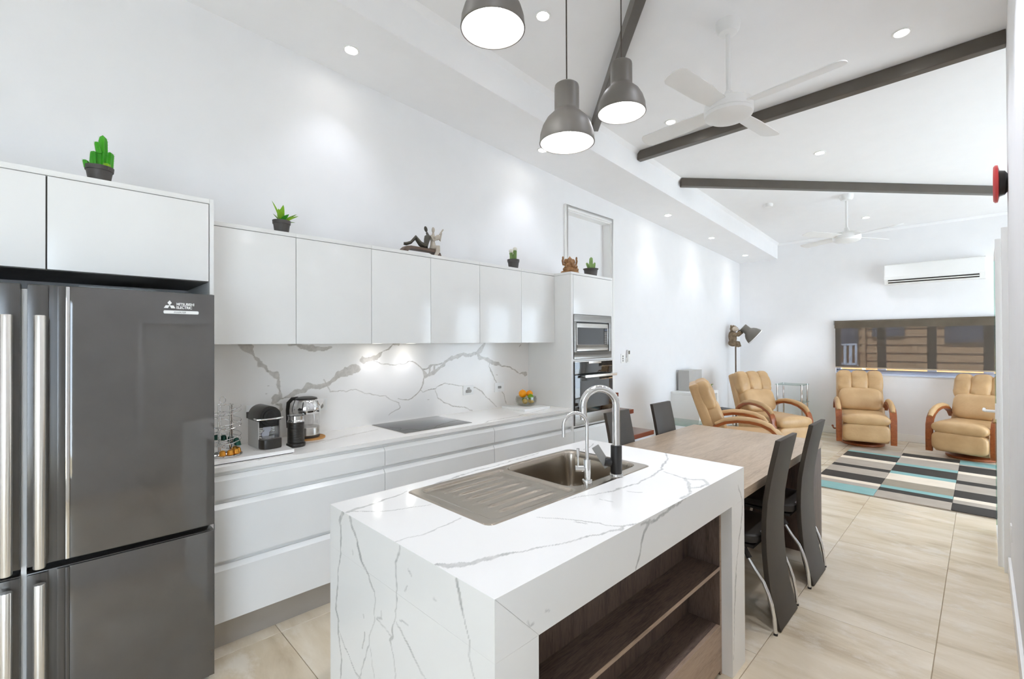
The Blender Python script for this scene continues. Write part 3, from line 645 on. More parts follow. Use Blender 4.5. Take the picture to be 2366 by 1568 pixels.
for r_ in range(7):
    for c_ in range(3): box(3.838+c_*.014, YF-.003, 1.482+r_*.0165, 3.849+c_*.014, YF-.001, 1.492+r_*.0165).build('button', 'grey', kp, smooth=0)
# oven
ov = thing('oven', 'black glass built-in oven below the microwave', 'oven', (3.65, 2.72, .74))
box(ma+.006, YF+.005, .742, mb_-.002, 2.93, 1.322).build('body', 'black', ov, smooth=0)
box(ma, YF-.012, 1.20, mb_+.004, YF+.005, 1.315).build('control_panel', 'black_glass', ov, bevel=.0015)
box(ma, YF-.013, 1.315, mb_+.004, YF+.005, 1.323).build('trim_strip', 'steel', ov, smooth=0)
box(3.56, YF-.016, 1.297, 3.76, YF-.012, 1.318).build('handle_plate', 'steel', ov, bevel=.002)
dr = box(ma, YF-.014, .846, mb_+.004, YF+.005, 1.196).build('door', 'black_glass', ov, bevel=.0015)
box(ma+.075, YF-.0146, .885, mb_-.06, YF-.0142, 1.14).build('window', 'ovenwin', dr, smooth=0)
hb = MB().box(3.44, YF-.068, 1.172, 3.955, YF-.055, 1.196); hb.box(3.46, YF-.055, 1.176, 3.48, YF-.012, 1.19); hb.box(3.915, YF-.055, 1.176, 3.935, YF-.012, 1.19)
hb.build('handle', 'handle', dr, bevel=.003)
box(ma, YF-.014, .742, mb_+.004, YF+.005, .842).build('lower_panel', 'steel_dark', ov, bevel=.0015)

# --- fridge
fr = thing('fridge', 'black four-door fridge with long silver handles', 'fridge', (-.08, 2.75, 0))
FY = 2.40
box(-.655, FY+.075, .02, .50, 3.1, 1.705).build('body', 'black', fr, bevel=.006)
box(-.655, FY+.06, .0, .50, 3.05, .03).build('plinth', 'black', fr, smooth=0)
box(-.0835, FY+.03, .03, -.0695, FY+.074, 1.70).build('centre_strip', 'white', fr, smooth=0)
def fdoor(xa, xb, za, zt, side):
    # side +1: the handle is at the low-x edge
    hx0, hx1 = (xa+.002, xa+.10) if side > 0 else (xb-.10, xb-.002)
    gx0, gx1 = (xa+.112, xb) if side > 0 else (xa, xb-.112)
    d = MB().box(xa, FY+.012, za, xb, FY+.072, zt).build('door', 'fridge_b', fr, bevel=.006)
    n = 10; pr = []
    for i in range(n+1):
        t = i/n; pr.append((gx0+(gx1-gx0)*t, FY-.004*math.sin(math.pi*t)))
    MB().prism([(p[0], p[1]) for p in pr]+[(gx1, FY+.014), (gx0, FY+.014)], 'z', za+.003, zt-.003).build('glass_panel', 'fridge', d, bevel=.0015, smooth=50)
    # brushed strip beside the handle with a dark finger recess
    if side > 0: q = [(hx0, hx0+.052), (hx0+.076, hx1)]
    else: q = [(hx0, hx1-.076), (hx1-.052, hx1)]
    s = MB()
    for u0, u1 in q: s.box(u0, FY+.001, za+.004, u1, FY+.0125, zt-.004)
    s.build('handle_strip', 'fridge_b', d, bevel=.002)
    cx = hx1 if side > 0 else hx0-.012
    box(cx, FY-.0045, za+.004, cx+.0115, FY+.0125, zt-.004).build('edge_trim', 'chrome' if zt > 1 else 'fridge_b', d, bevel=.003)
    return d, hx0, hx1
def fhandle(d, x, za, zt):
    b = MB(); b.lathe([(.0155, za), (.0165, za+.003), (.0165, zt-.003), (.0155, zt)], (x, FY-.035, 0), 20)
    h = b.build('handle', 'handle', d)
    MB().box(x-.006, FY-.022, za+.03, x+.006, FY+.002, za+.07).box(x-.006, FY-.022, zt-.07, x+.006, FY+.002, zt-.03).build('handle_mount', 'black', d, smooth=0)
du, *_ = fdoor(-.069, .508, .697, 1.718, 1); fhandle(du, -.036, .702, 1.603)
dl, *_ = fdoor(-.069, .508, .035, .675, 1); fhandle(dl, -.036, .06, .645)
eu, *_ = fdoor(-.66, -.084, .697, 1.718, -1); fhandle(eu, -.118, .702, 1.603)
el, *_ = fdoor(-.66, -.084, .035, .675, -1); fhandle(el, -.118, .06, .645)
# badge: three diamonds, two lines of letters, pill with INVERTER
by = FY-.0035
lg = MB()
def quad(pts): lg.add([(x_, by-.0008, z_) for x_, z_ in pts]+[(x_, by+.0015, z_) for x_, z_ in pts], [(0, 1, 2, 3), (7, 6, 5, 4), (0, 4, 5, 1), (1, 5, 6, 2), (2, 6, 7, 3), (3, 7, 4, 0)])
cxl, czl = .3455, 1.6605; hw_, hh = .0068, .0115
quad([(cxl, czl), (cxl+.0075, czl+.0105), (cxl, czl+.021), (cxl-.0075, czl+.0105)])
quad([(cxl, czl), (cxl-.0055, czl-.0118), (cxl-.0200, czl-.0118), (cxl-.0135, czl)])
quad([(cxl, czl), (cxl+.0135, czl), (cxl+.0200, czl-.0118), (cxl+.0055, czl-.0118)])
lg.build('emblem', 'badge', du, smooth=0)
MB().prism([(.3245+.0035*(1-math.cos(R(a))), 1.6325+.0068*math.sin(R(a))) for a in range(-90, 91, 15)][::-1]+[(.4485-.0035*(1-math.cos(R(a))), 1.6325-.0068*math.sin(R(a))) for a in range(-90, 91, 15)][::-1], 'y', by-.0006, by+.0015).build('badge_plate', 'badge', du, smooth=0)
def text(name, s, m, parent, loc, size, width=None, shear=0, rot=(R(90), 0, 0), off=0, sx=1):
    c = bpy.data.curves.new(name, 'FONT'); c.body = s; c.size = size; c.extrude = .0003; c.shear = shear; c.offset = off; c.space_character = .95
    c.materials.append(MT[m])
    o = bpy.data.objects.new(name, c); COL.objects.link(o); o.parent = parent
    inv = W[parent].inverted() @ Matrix.Translation(loc) @ Matrix.Rotation(rot[2], 4, 'Z') @ Matrix.Rotation(rot[0], 4, 'X')
    bpy.context.view_layer.update()
    me = bpy.data.meshes.new_from_object(o.evaluated_get(bpy.context.evaluated_depsgraph_get())); bpy.data.objects.remove(o)
    me.transform(inv @ Matrix.Diagonal((sx, 1, 1, 1)))
    return link(me, name, parent)
text('brand_lettering', 'MITSUBISHI', 'badge', du, (.3685, by-.0004, 1.6615), .0155, off=.00035, sx=.86)
text('brand_lettering', 'ELECTRIC', 'badge', du, (.3685, by-.0004, 1.6475), .0155, off=.00035, sx=.86)
text('plate_lettering', 'INVERTER', 'badgetext', du, (.359, by-.0012, 1.6290), .0095, shear=.3, sx=1.05)
pb = thing('power_board', 'white power board lying on top of the fridge', 'power board', (.2, 2.9, 1.7055))
box(.08, 2.87, 1.7055, .36, 2.93, 1.765).build('casing', 'white', pb, bevel=.004)
for i in range(4): MB().lathe([(.016, 0), (.016, .002)], (.12+i*.065, 2.9, 1.765), 14).build('socket', 'grey', pb)

# --- cooktop
ck = thing('cooktop', 'flat black glass cooktop set in the benchtop', 'cooktop', (1.93, 2.88, .90))
box(1.645, 2.672, .9002, 2.214, 3.115, .9055).build('glass_plate', 'black_glass', ck, bevel=.002)
MB().box(1.643, 2.670, .9001, 2.216, 2.673, .9045).box(1.643, 3.114, .9001, 2.216, 3.117, .9045).box(1.643, 2.673, .9001, 1.646, 3.114, .9045).box(2.213, 2.673, .9001, 2.216, 3.114, .9045).build('edge_trim', 'steel', ck, smooth=0)

# --- power points
def plate(name, label, c, w, h, n, ax='y', sgn=-1, kind='round', cat='power point', group=None):
    t = thing(name, label, cat, c, group=group)
    x, y_, z = c
    box(x-w/2, min(y_, y_+sgn*.008), z-h/2, x+w/2, max(y_, y_+sgn*.008), z+h/2).build('cover', 'white', t, bevel=.002)
    rr = Matrix.Rotation(R(90), 3, 'X')
    yy = y_+sgn*.008
    if kind == 'round':
        for k_ in range(n):
            u = (k_-(n-1)/2)*.055
            MB().lathe([(.017, 0), (.017, .002), (.015, .003)], (x+u, yy, z-.008), 20, rr).build('socket', 'grey', t)
            for da in (-.006, 0, .006): box(x+u+da-.001, yy-.0036, z-.012 if da else z-.018, x+u+da+.001, yy-.0029, z-.004 if da else z-.010).build('slot', 'black', t, smooth=0)
            MB().lathe([(.007, 0), (.007, .003)], (x+u-.012, yy, z+.02), 14, rr).build('switch', 'white', t)
    elif kind == 'pill':
        MB().prism([(x-.018-.014*math.cos(R(a))+0, z-.008+.014*math.sin(R(a))) for a in range(-90, 91, 18)]+[(x+.018+.014*math.cos(R(a)), z-.008-.014*math.sin(R(a))) for a in range(-90, 91, 18)], 'y', yy-.003, yy).build('socket', 'grey', t, smooth=0)
        MB().prism([(x-.006-.010*math.cos(R(a)), z+.016+.009*math.sin(R(a))) for a in range(-90, 91, 18)]+[(x+.006+.010*math.cos(R(a)), z+.016-.009*math.sin(R(a))) for a in range(-90, 91, 18)], 'y', yy-.002, yy).build('switch', 'silver', t, smooth=0)
    elif kind == 'switch':
        for k_ in range(n):
            u = (k_-(n-1)/2)*.02
            MB().prism([(x+u-.004-.006*math.cos(R(a)), z+.011*math.sin(R(a))) for a in range(-90, 91, 18)]+[(x+u+.004+.006*math.cos(R(a)), z-.011*math.sin(R(a))) for a in range(-90, 91, 18)], 'y', yy-.003, yy).build('switch', 'grey', t, smooth=0)
    elif kind == 'column':
        for k_ in range(n):
            w_ = z+(k_-(n-1)/2)*.028
            box(x-.012, yy-.003, w_-.009, x+.012, yy, w_+.009).build('switch', 'grey', t, bevel=.001)
    return t
plate('power_point', 'white power point with a round socket right of the kettle', (1.278, 3.135, 1.085), .085, .08, 1)
plate('power_point', 'white double power point mostly hidden behind the coffee machine', (.885, 3.135, 1.085), .117, .075, 2)
plate('power_point', 'white power point with a grey oval socket right of the cooktop', (2.555, 3.135, 1.086), .117, .08, 1, kind='pill')
plate('light_switch', 'square white switch plate on the splashback by the fruit bowl', (2.923, 3.135, 1.086), .115, .085, 2, kind='switch', cat='switch')
plate('light_switch', 'white switch plate on the wall right of the oven tower', (5.03, YW, 1.292), .075, .115, 3, kind='column', cat='switch')
plate('power_point', 'low white power point on the right wall near the glass door', (4.18, YR, .32), .075, .1, 1, sgn=1, kind='none')
rm = thing('remote_control', 'white remote control in a wall holder beside the switch plate', 'remote', (5.14, YW, 1.315))
box(5.105, YW-.02, 1.235, 5.165, YW-.0, 1.30).build('holder', 'white', rm, bevel=.004)
hd = box(5.113, YW-.032, 1.25, 5.16, YW-.012, 1.398).build('handset', 'white', rm, bevel=.005)
box(5.118, YW-.0328, 1.345, 5.155, YW-.032, 1.388).build('display', 'lcd', hd, smooth=0)

# ================================================================== ISLAND
ix0, ix1, iy0, iy1, iz = .72, 2.305, .79, 1.68, .91
isl = thing('kitchen_island', 'white marble-look waterfall island with open dark wood shelves', 'island', (1.5, 1.235, 0))
SX0, SX1, SY0, SY1 = .99, 2.022, 1.11, 1.606
slab('stone_top', 'stone', isl, (ix0, iy0, .762), (ix1, iy1, iz), {'Z': .0045, 'y': .004, 'x': .0045}, {'Z': V_TOP, 'y': V_FRONT, 'x': V_LEFT}, ((SX0+.012, SY0+.012), (SX1-.012, SY1-.012)))
slab('stone_end', 'stone', isl, (ix0, iy0, 0), (.87, iy1, .7615), {'x': .0045, 'y': .01}, {'x': V_LEFT, 'y': V_FRONT})
slab('stone_end', 'stone', isl, (2.152, iy0, 0), (ix1, iy1, .7615), {'y': .005, 'x': .03}, {'y': V_FRONT})
# fine mitre joint on the front corner
MB().add([(.7215, iy0-.0004, .9085), (.7225, iy0-.0004, .9085), (.8705, iy0-.0004, .763), (.8695, iy0-.0004, .763)], [(0, 1, 2, 3)]).build('mitre_joint', 'grey', isl, smooth=0)
wx0, wx1, wy = .872, 2.150, .838
for x in (wx0, wx1-.016): box(x, wy, 0, x+.016, iy1-.06, .76).build('shelf_side', 'darkwood_v', isl, bevel=.0008)
box(wx1-.0162, wy-.0012, .0, wx1, wy-.0002, .76).build('side_edging', 'midwood', isl, smooth=0)
box(wx0+.016, .985, 0, wx1-.016, 1.0, .76).build('back_panel', 'darkwood_v', isl, smooth=0)
box(wx0+.0162, wy, .471, wx1-.0162, .985, .4875).build('shelf', 'darkwood', isl, smooth=0)
box(wx0+.0162, wy-.001, .471, wx1-.0162, wy, .4875).build('shelf_edging', 'midwood', isl, smooth=0)
box(wx0+.0162, wy+.0152, .206, wx1-.0162, .985, .2225).build('shelf', 'darkwood', isl, smooth=0)
box(wx0+.0162, wy, .744, wx1-.0162, .985, .76).build('shelf', 'darkwood', isl, smooth=0)
box(wx0+.0162, wy-.001, .02, wx1-.0162, wy+.015, .2225).build('plinth_panel', 'midwood', isl, smooth=0)

# sink pressed from one steel sheet
def sdr(x, y, x0, x1, y0, y1, r):
    dx = abs(x-(x0+x1)/2)-(x1-x0)/2+r; dy = abs(y-(y0+y1)/2)-(y1-y0)/2+r
    return math.hypot(max(dx, 0), max(dy, 0))+min(max(dx, dy), 0)-r
sk = thing('sink', 'stainless drop-in sink with a ribbed drainer on the island', 'sink', (1.5, 1.36, iz))
def sst(t): t = min(1, max(0, t)); return t*t*(3-2*t)
BX0, BX1, BYa, BYb = 1.492, 1.985, 1.165, 1.578
DX_0, DX_1 = 1.03, 1.470
def sink_h(x, y):
    z = iz+.003
    d = sdr(x, y, DX_0, BX0-.008, 1.135, BYb, .03)
    z -= .009*sst((-d)/.02)
    if d < -.02:
        for yr in (1.20, 1.26, 1.32, 1.38, 1.44, 1.50):
            lx = sst((x-DX_0-.06)/.06)*sst((DX_1-.03-x)/.08)
            z += .0065*lx*math.exp(-((y-yr)/.0085)**2)
    b = sdr(x, y, BX0, BX1, BYa, BYb, .055)
    z -= .19*sst((-b+.004)/.030)
    e = sdr(x, y, SX0, SX1, SY0, SY1, .035)
    z -= .003*sst((e+.006)/.006)
    return z
nx, ny = 232, 112
xs = np.linspace(SX0, SX1, nx); ys = np.linspace(SY0, SY1, ny)
vs = []; fs = []; idm = {}
for i, x in enumerate(xs):
    for j, y_ in enumerate(ys):
        e = sdr(x, y_, SX0, SX1, SY0, SY1, .035)
        if e < .0025:
            idm[i, j] = len(vs); vs.append((x, y_, sink_h(x, y_)))
for i in range(nx-1):
    for j in range(ny-1):
        c = [(i, j), (i+1, j), (i+1, j+1), (i, j+1)]
        c = [idm[q] for q in c if q in idm]
        if len(c) >= 3: fs.append(tuple(c))
MB().add(vs, fs).build('basin', 'sinkst', sk, smooth=60, weld=False)
MB().lathe([(.0, .0015), (.03, .0015), (.042, .004), (.045, 0)], (1.74, 1.37, iz-.187), 24).build('drain', 'chrome', sk)

# main mixer: tall gooseneck with a black body and a flat grey lever
tp = thing('mixer_tap', 'tall chrome gooseneck tap with a black body and grey lever', 'tap', (1.762, 1.135, iz+.003))
tx, ty, tz = 1.762, 1.135, iz+.003
MB().lathe([(.030, 0), (.030, .004), (.027, .010), (.024, .010)], (tx, ty, tz), 28).build('base_ring', 'chrome', tp)
MB().lathe([(.0235, .010), (.0245, .014), (.0245, .128), (.0235, .132)], (tx, ty, tz), 28).build('body', 'black', tp)
dv = Vector((-.74, .67, 0))                                  # the spout swings over the bowl, towards the drainer
rad = .073; zt_ = 1.222
path = [(tx, ty, tz+.13), (tx, ty, 1.12), (tx, ty, zt_-.02)]
for i in range(0, 19):
    a = math.pi*i/18; o = dv*(rad-rad*math.cos(a)); path.append((tx+o.x, ty+o.y, zt_+rad*math.sin(a)))
e = path[-1]; path += [(e[0], e[1], zt_-.03), (e[0], e[1], zt_-.062)]
MB().tube(path, [.0165]*3+[.0158]*(len(path)-3), 18).build('spout', 'chrome', tp)
lv = MB(); side = Vector((-.62, .78, 0)).normalized()
lv.tube([(tx+side.x*.02, ty+side.y*.02, tz+.055), (tx+side.x*.05, ty+side.y*.05, tz+.06)], .019, 18)
lv.build('lever_hub', 'black', tp)
c0 = Vector((tx, ty, tz+.062))+side*.052
rr = Matrix.Rotation(math.atan2(side.y, side.x), 3, 'Z') @ Matrix.Rotation(R(32), 3, 'Y')
lb = MB(); lb.box(c0.x-.017, c0.y-.004, c0.z-.03, c0.x+.017, c0.y+.004, c0.z+.075, rr, c0)
lb.build('lever', 'grey', tp, bevel=.003)
# filter tap
ft = thing('filter_tap', 'slim chrome drinking water tap with a small side handle', 'tap', (1.58, 1.159, iz+.003))
fx, fy = 1.58, 1.159
MB().lathe([(.022, 0), (.022, .006), (.0205, .014), (.0155, .015), (.0155, .016)], (fx, fy, tz), 24).build('base_ring', 'chrome', ft)
MB().lathe([(.0145, .015), (.0150, .02), (.0150, .094), (.0135, .098)], (fx, fy, tz), 24).build('body', 'chrome', ft)
rad = .052; zt_ = 1.155; dv = Vector((-.86, .5, 0))
path = [(fx, fy, tz+.095), (fx, fy, 1.08), (fx, fy, zt_-.01)]
for i in range(19):
    a = math.pi*i/18; o = dv*(rad-rad*math.cos(a)); path.append((fx+o.x, fy+o.y, zt_+rad*math.sin(a)))
e = path[-1]; path += [(e[0], e[1], zt_-.03), (e[0], e[1], zt_-.045)]
MB().tube(path, .0075, 14).build('spout', 'chrome', ft)
side = Vector((-.71, .70, 0))
hb = MB().tube([(fx+side.x*.012, fy+side.y*.012, tz+.06), (fx+side.x*.05, fy+side.y*.05, tz+.06)], .013, 18)
p = Vector((fx, fy, 0))+side*.038
hb.tube([(p.x, p.y, tz+.068), (p.x, p.y, tz+.115)], .0045, 10); hb.tube([(p.x, p.y, tz+.113), (p.x, p.y, tz+.143)], .0065, 12)
hb.build('handle', 'chrome', ft)

# ================================================================== ON THE BENCHTOP
b = thing('stone_board', 'marble-look slab board under the coffee machine', 'board', (.74, 2.8, .9))
slab('board_slab', 'counter', b, (.552, 2.645, .904), (.935, 2.99, .922), {'Z': .006}, {'Z': [[(.84, 2.66, 3), (.8, 2.72, 3), (.77, 2.78, 2)], [(.6, 2.7, 2), (.66, 2.75, 2)]]})
box(.556, 2.65, .9, .93, 2.98, .904).build('foot_pad', 'brownblack', b, smooth=0)
b = thing('stone_board', 'marble-look slab board under the fruit bowl', 'board', (3.05, 2.915, .9), rz=-4)
q = MB().box(-.155, -.155, .0, .155, .155, .021); q.build('board_slab', 'trim', b, world=False, bevel=.002)

# coffee machine
cm = thing('coffee_machine', 'small steel-sided capsule coffee machine with black rounded top', 'coffee machine', (.848, 2.872, .922), rz=3)
for sx in (-.058, .052): MB().add([(sx+dx, y_, z_) for dx in (0, .006) for y_, z_ in ((-.085, 0), (.07, 0), (.07, .165), (.04, .172), (-.02, .165), (-.085, .155))],
    [(0, 1, 2, 3, 4, 5), (11, 10, 9, 8, 7, 6)]+[(k, 6+k, 6+(k+1) % 6, (k+1) % 6) for k in range(6)]).build('side_panel', 'steel_dark' if sx > 0 else 'silver', cm, world=False, bevel=.0015)
box(-.052, -.02, .0, .052, .07, .17).build('body', 'brownblack', cm, world=False, smooth=0)
q = MB().prism([(.060*math.cos(R(a)), .168+.060*math.sin(R(a))) for a in range(0, 181, 12)]+[(-.060, .148), (.060, .148)], 'y', -.095, .065)
q.build('top_housing', 'brownblack', cm, world=False, bevel=.003)
MB().lathe([(.05, 0), (.05, .004), (.038, .004), (.036, .010), (.022, .010), (.020, .014), (0, .014)], (0, -.095, .172), 28, Matrix.Rotation(R(90), 3, 'X')).build('brew_head', 'black', cm, world=False)
box(-.051, -.075, .112, .051, -.02, .150).build('spout_housing', 'black', cm, world=False, bevel=.003)
MB().tube([(-.064, -.05, .160), (-.066, -.09, .160)]+[(-.066+.132*i/10, -.10-.018*math.sin(math.pi*i/10), .160) for i in range(11)]+[(.066, -.09, .160), (.064, -.05, .160)], .0055, 10).build('lever', 'chrome', cm, world=False)
q = MB()
for i in range(9): q.box(-.051, -.024, .030+i*.009, .051, -.0205, .037+i*.009)
q.build('ribbed_back', 'chrome', cm, world=False, bevel=.002)
q = MB().prism([(-.056, -.02), (-.056, -.11), (-.045, -.135), (-.02, -.145), (.02, -.145), (.045, -.135), (.056, -.11), (.056, -.02)], 'z', 0, .052)
q.build('drip_tray', 'brownblack', cm, world=False, bevel=.006)
box(-.045, -.125, .0525, .045, -.03, .055).build('drip_grid', 'steel', cm, world=False, bevel=.001)
box(-.06, .065, .15, .06, .095, .185).build('water_tank', 'black', cm, world=False, bevel=.004)
tgs = MB(); rx = Matrix.Rotation(R(90), 3, 'X')
tgs.lathe([(.018, 0), (.018, .001)], (.012, -.0268, .09), 20, rx); tgs.lathe([(.02, 0), (.02, .001)], (0, -.0285, .065), 20, rx); tgs.box(-.012, -.028, .09, .03, -.0275, .112)
tgs.build('tag', 'tag', cm, world=False, smooth=0)
# milk frother
mf = thing('milk_frother', 'black ribbed milk frother with a steel rim beside the coffee machine', 'frother', (1.005, 2.815, .9))
MB().lathe([(.050, 0), (.052, .004), (.052, .016), (.050, .02), (.044, .021)], (1.005, 2.815, .9), 32).build('base', 'brownblack', mf)
pr = [(.044, .02)]
for i in range(18): z_ = .024+i*.0065; pr += [(.0445, z_), (.0458, z_+.0018), (.0458, z_+.0042), (.0445, z_+.006)]
MB().lathe(pr+[(.044, .142)], (1.005, 2.815, .9), 32).build('jug', 'brownblack', mf, smooth=30)
MB().lathe([(.0455, .142), (.0465, .146), (.0435, .154), (.042, .156), (.042, .176), (.0445, .178)], (1.005, 2.815, .9), 32).build('collar', 'chrome', mf)
MB().lathe([(.0445, .178), (.0455, .180), (.0455, .184), (.03, .187), (0, .188)], (1.005, 2.815, .9), 32).build('lid', 'glass', mf)
# kettle and its cork mat
tag(MB().lathe([(.098, 0), (.1, .002), (.1, .007), (.098, .009), (0, .009)], (1.145, 2.995, .9), 36).build('cork_mat', 'fabric'), 'round cork mat under the glass kettle', 'mat')
kt = thing('kettle', 'clear glass kettle with steel collar and black handle', 'kettle', (1.135, 3.0, .909))
kc = (1.135, 3.0, .909)
MB().lathe([(.070, 0), (.078, .002), (.078, .012), (.076, .014)], kc, 32).build('power_base', 'brownblack', kt)
MB().lathe([(.076, .014), (.079, .018), (.079, .062), (.077, .066)], kc, 32).build('base_band', 'steel', kt)
MB().lathe([(.076, .066), (.078, .09), (.077, .12), (.0745, .150), (.0735, .150), (.076, .12), (.077, .09), (.075, .067)], kc, 32, cap=False).build('glass_body', 'glass', kt)
MB().lathe([(.079, .150), (.084, .165), (.082, .19), (.072, .225), (.066, .236)], kc, 32).build('collar', 'chrome', kt)
MB().lathe([(.066, .236), (.062, .246), (.04, .252), (0, .253)], kc, 32).build('lid', 'brownblack', kt)
sp_ = Vector((.85, -.5, 0)).normalized()
MB().add([(kc[0]+sp_.x*.07-sp_.y*.022, kc[1]+sp_.y*.07+sp_.x*.022, kc[2]+.23), (kc[0]+sp_.x*.07+sp_.y*.022, kc[1]+sp_.y*.07-sp_.x*.022, kc[2]+.23), (kc[0]+sp_.x*.105, kc[1]+sp_.y*.105, kc[2]+.228), (kc[0]+sp_.x*.078, kc[1]+sp_.y*.078, kc[2]+.175)], [(0, 1, 2), (0, 2, 3), (1, 3, 2), (0, 3, 1)]).build('pouring_lip', 'chrome', kt)
hd_ = Vector((-.80, .60, 0))
MB().tube([(kc[0]+hd_.x*r_, kc[1]+hd_.y*r_, kc[2]+z_) for r_, z_ in ((.05, .244), (.085, .240), (.108, .215), (.113, .17), (.112, .12), (.110, .06))], [.012, .013, .013, .012, .011, .010], 12, flat=.9).build('handle', 'brownblack', kt)

# wire capsule carousel with capsules
rk_c = (.632, 2.76, .922)
rk = thing('capsule_rack', 'spiral chrome wire rack of coffee capsules by the fridge panel', 'rack', rk_c)
wire = MB()
def hel(r_, z0, z1, turns, ph): return [(rk_c[0]+r_*math.cos(ph+2*math.pi*turns*i/(30*turns)), rk_c[1]+r_*math.sin(ph+2*math.pi*turns*i/(30*turns)), rk_c[2]+z0+(z1-z0)*i/(30*turns)) for i in range(int(30*turns)+1)]
MB().tube(hel(.072, .01, .235, 3, 0), .0018, 6).build('spiral_wire', 'chrome', rk)
MB().tube(hel(.040, .012, .237, 3, 0), .0018, 6).build('spiral_wire', 'chrome', rk)
MB().tube(hel(.072, .035, .255, 3, 0), .0018, 6).build('spiral_wire', 'chrome', rk)
MB().tube([(rk_c[0]+.076*math.cos(a*math.pi/18), rk_c[1]+.076*math.sin(a*math.pi/18), rk_c[2]+.004) for a in range(36)], .003, 8, closed=True).build('base_ring', 'chrome', rk)
q = MB()
for a in (40, 130, 220, 310): q.tube([(rk_c[0]+.037*math.cos(R(a)), rk_c[1]+.037*math.sin(R(a)), rk_c[2]+.002), (rk_c[0]+.037*math.cos(R(a)), rk_c[1]+.037*math.sin(R(a)), rk_c[2]+.262)], .004, 8)
for a in range(0, 360, 60): q.tube([(rk_c[0], rk_c[1], rk_c[2]+.003), (rk_c[0]+.075*math.cos(R(a)), rk_c[1]+.075*math.sin(R(a)), rk_c[2]+.004)], .0018, 6)
q.tube([(rk_c[0]+.037*math.cos(a*math.pi/12), rk_c[1]+.037*math.sin(a*math.pi/12), rk_c[2]+.26) for a in range(24)], .002, 6, closed=True)
q.build('post_frame', 'chrome', rk)
MB().tube([(rk_c[0]-.012+.014*math.cos(a*math.pi/8), rk_c[1], rk_c[2]+.285+.018*math.sin(a*math.pi/8)) for a in range(16)], .002, 6, closed=True).build('ring_handle', 'chrome', rk)
capprof = [(.0145, 0), (.0185, .001), (.0185, .0022), (.0150, .003), (.0140, .014), (.0125, .022), (.0075, .026), (0, .027)]
def capsule(m, z0, ang, r_, label, grp, first={}):
    x, y_ = rk_c[0]+r_*math.cos(R(ang)), rk_c[1]+r_*math.sin(R(ang))
    o = MB().lathe(capprof, n=18).build('coffee_capsule', m, world=False) if m not in first else first[m].copy()
    if m in first: COL.objects.link(o)
    first.setdefault(m, o); o.location = (x, y_, rk_c[2]+z0); tag(o, label, 'capsule', grp)
for ang in (-115, -80, -45, -10, 25): capsule('capo', .008, ang, .056, 'gold coffee capsule standing on the lowest ring of the wire rack', 'gold coffee capsules')
for i, ang in enumerate((-20, 15, 50, 85, 120)): capsule('capg', .046+.0083*i*.9, ang, .056, 'dark green coffee capsule on the second turn of the wire rack', 'green coffee capsules')

# fruit bowl
fb_c = (3.085, 2.945, .9215)
fb = thing('fruit_bowl', 'cut-glass bowl holding oranges, lemons and a lime', 'bowl', fb_c)
gl = MB(); n = 40; vs = []; fs = []
pro = [(.058, 0), (.078, .008), (.092, .03), (.096, .055), (.092, .082), (.088, .082), (.090, .055), (.086, .032), (.072, .013), (0, .010)]
for i, (r_, z_) in enumerate(pro):
    for k_ in range(n): 
        j = 1+(.028 if (k_+i) % 2 else -.014)*(1 if 0 < i < 4 else 0); t = 2*math.pi*k_/n
        vs.append((fb_c[0]+r_*j*math.cos(t), fb_c[1]+r_*j*math.sin(t), fb_c[2]+z_))
for i in range(len(pro)-1): fs += [(i*n+k_, i*n+(k_+1) % n, (i+1)*n+(k_+1) % n, (i+1)*n+k_) for k_ in range(n)]
fs.append(tuple(range(n))[::-1])
gl.add(vs, fs).build('glass_bowl', 'crystal', fb, smooth=20)
def fruit(name, m, p, r_, label, cat, el=0, rot=0):
    o = MB().sq((0, 0, 0), (r_*(1+el), r_, r_*(.96)), rot=Matrix.Rotation(R(rot), 3, 'Z') @ Matrix.Rotation(R(20), 3, 'Y'), nu=14, nv=20)
    if el > .1: o.sq(tuple(Matrix.Rotation(R(rot), 3, 'Z') @ Vector((r_*(1+el), 0, -r_*.4))), (.007, .007, .007), nu=6, nv=10)
    else: o.lathe([(.004, 0), (.003, .003), (0, .0035)], (0, 0, r_*.955), 8)
    t = o.build(name, m, world=False); t.location = (fb_c[0]+p[0], fb_c[1]+p[1], fb_c[2]+p[2]); tag(t, label, cat)
fruit('orange', 'orange', (-.022, .022, .106), .037, 'large yellow-orange orange at the top left of the fruit bowl', 'orange')
fruit('orange', 'orange', (.034, -.012, .104), .031, 'smaller deep orange fruit behind the lime in the bowl', 'orange')
fruit('lime', 'limef', (.014, -.044, .078), .028, 'green lime resting at the front of the fruit bowl', 'lime')
fruit('lemon', 'lemon', (-.036, -.020, .040), .024, 'yellow lemon low at the front inside the glass bowl', 'lemon', .3, 30)
fruit('lemon', 'lemon', (.034, -.024, .038), .021, 'yellow lemon low at the right inside the glass bowl', 'lemon', .3, -40)
fruit('lime', 'limef', (-.010, .010, .048), .026, 'lime under the large orange inside the glass bowl', 'lime')

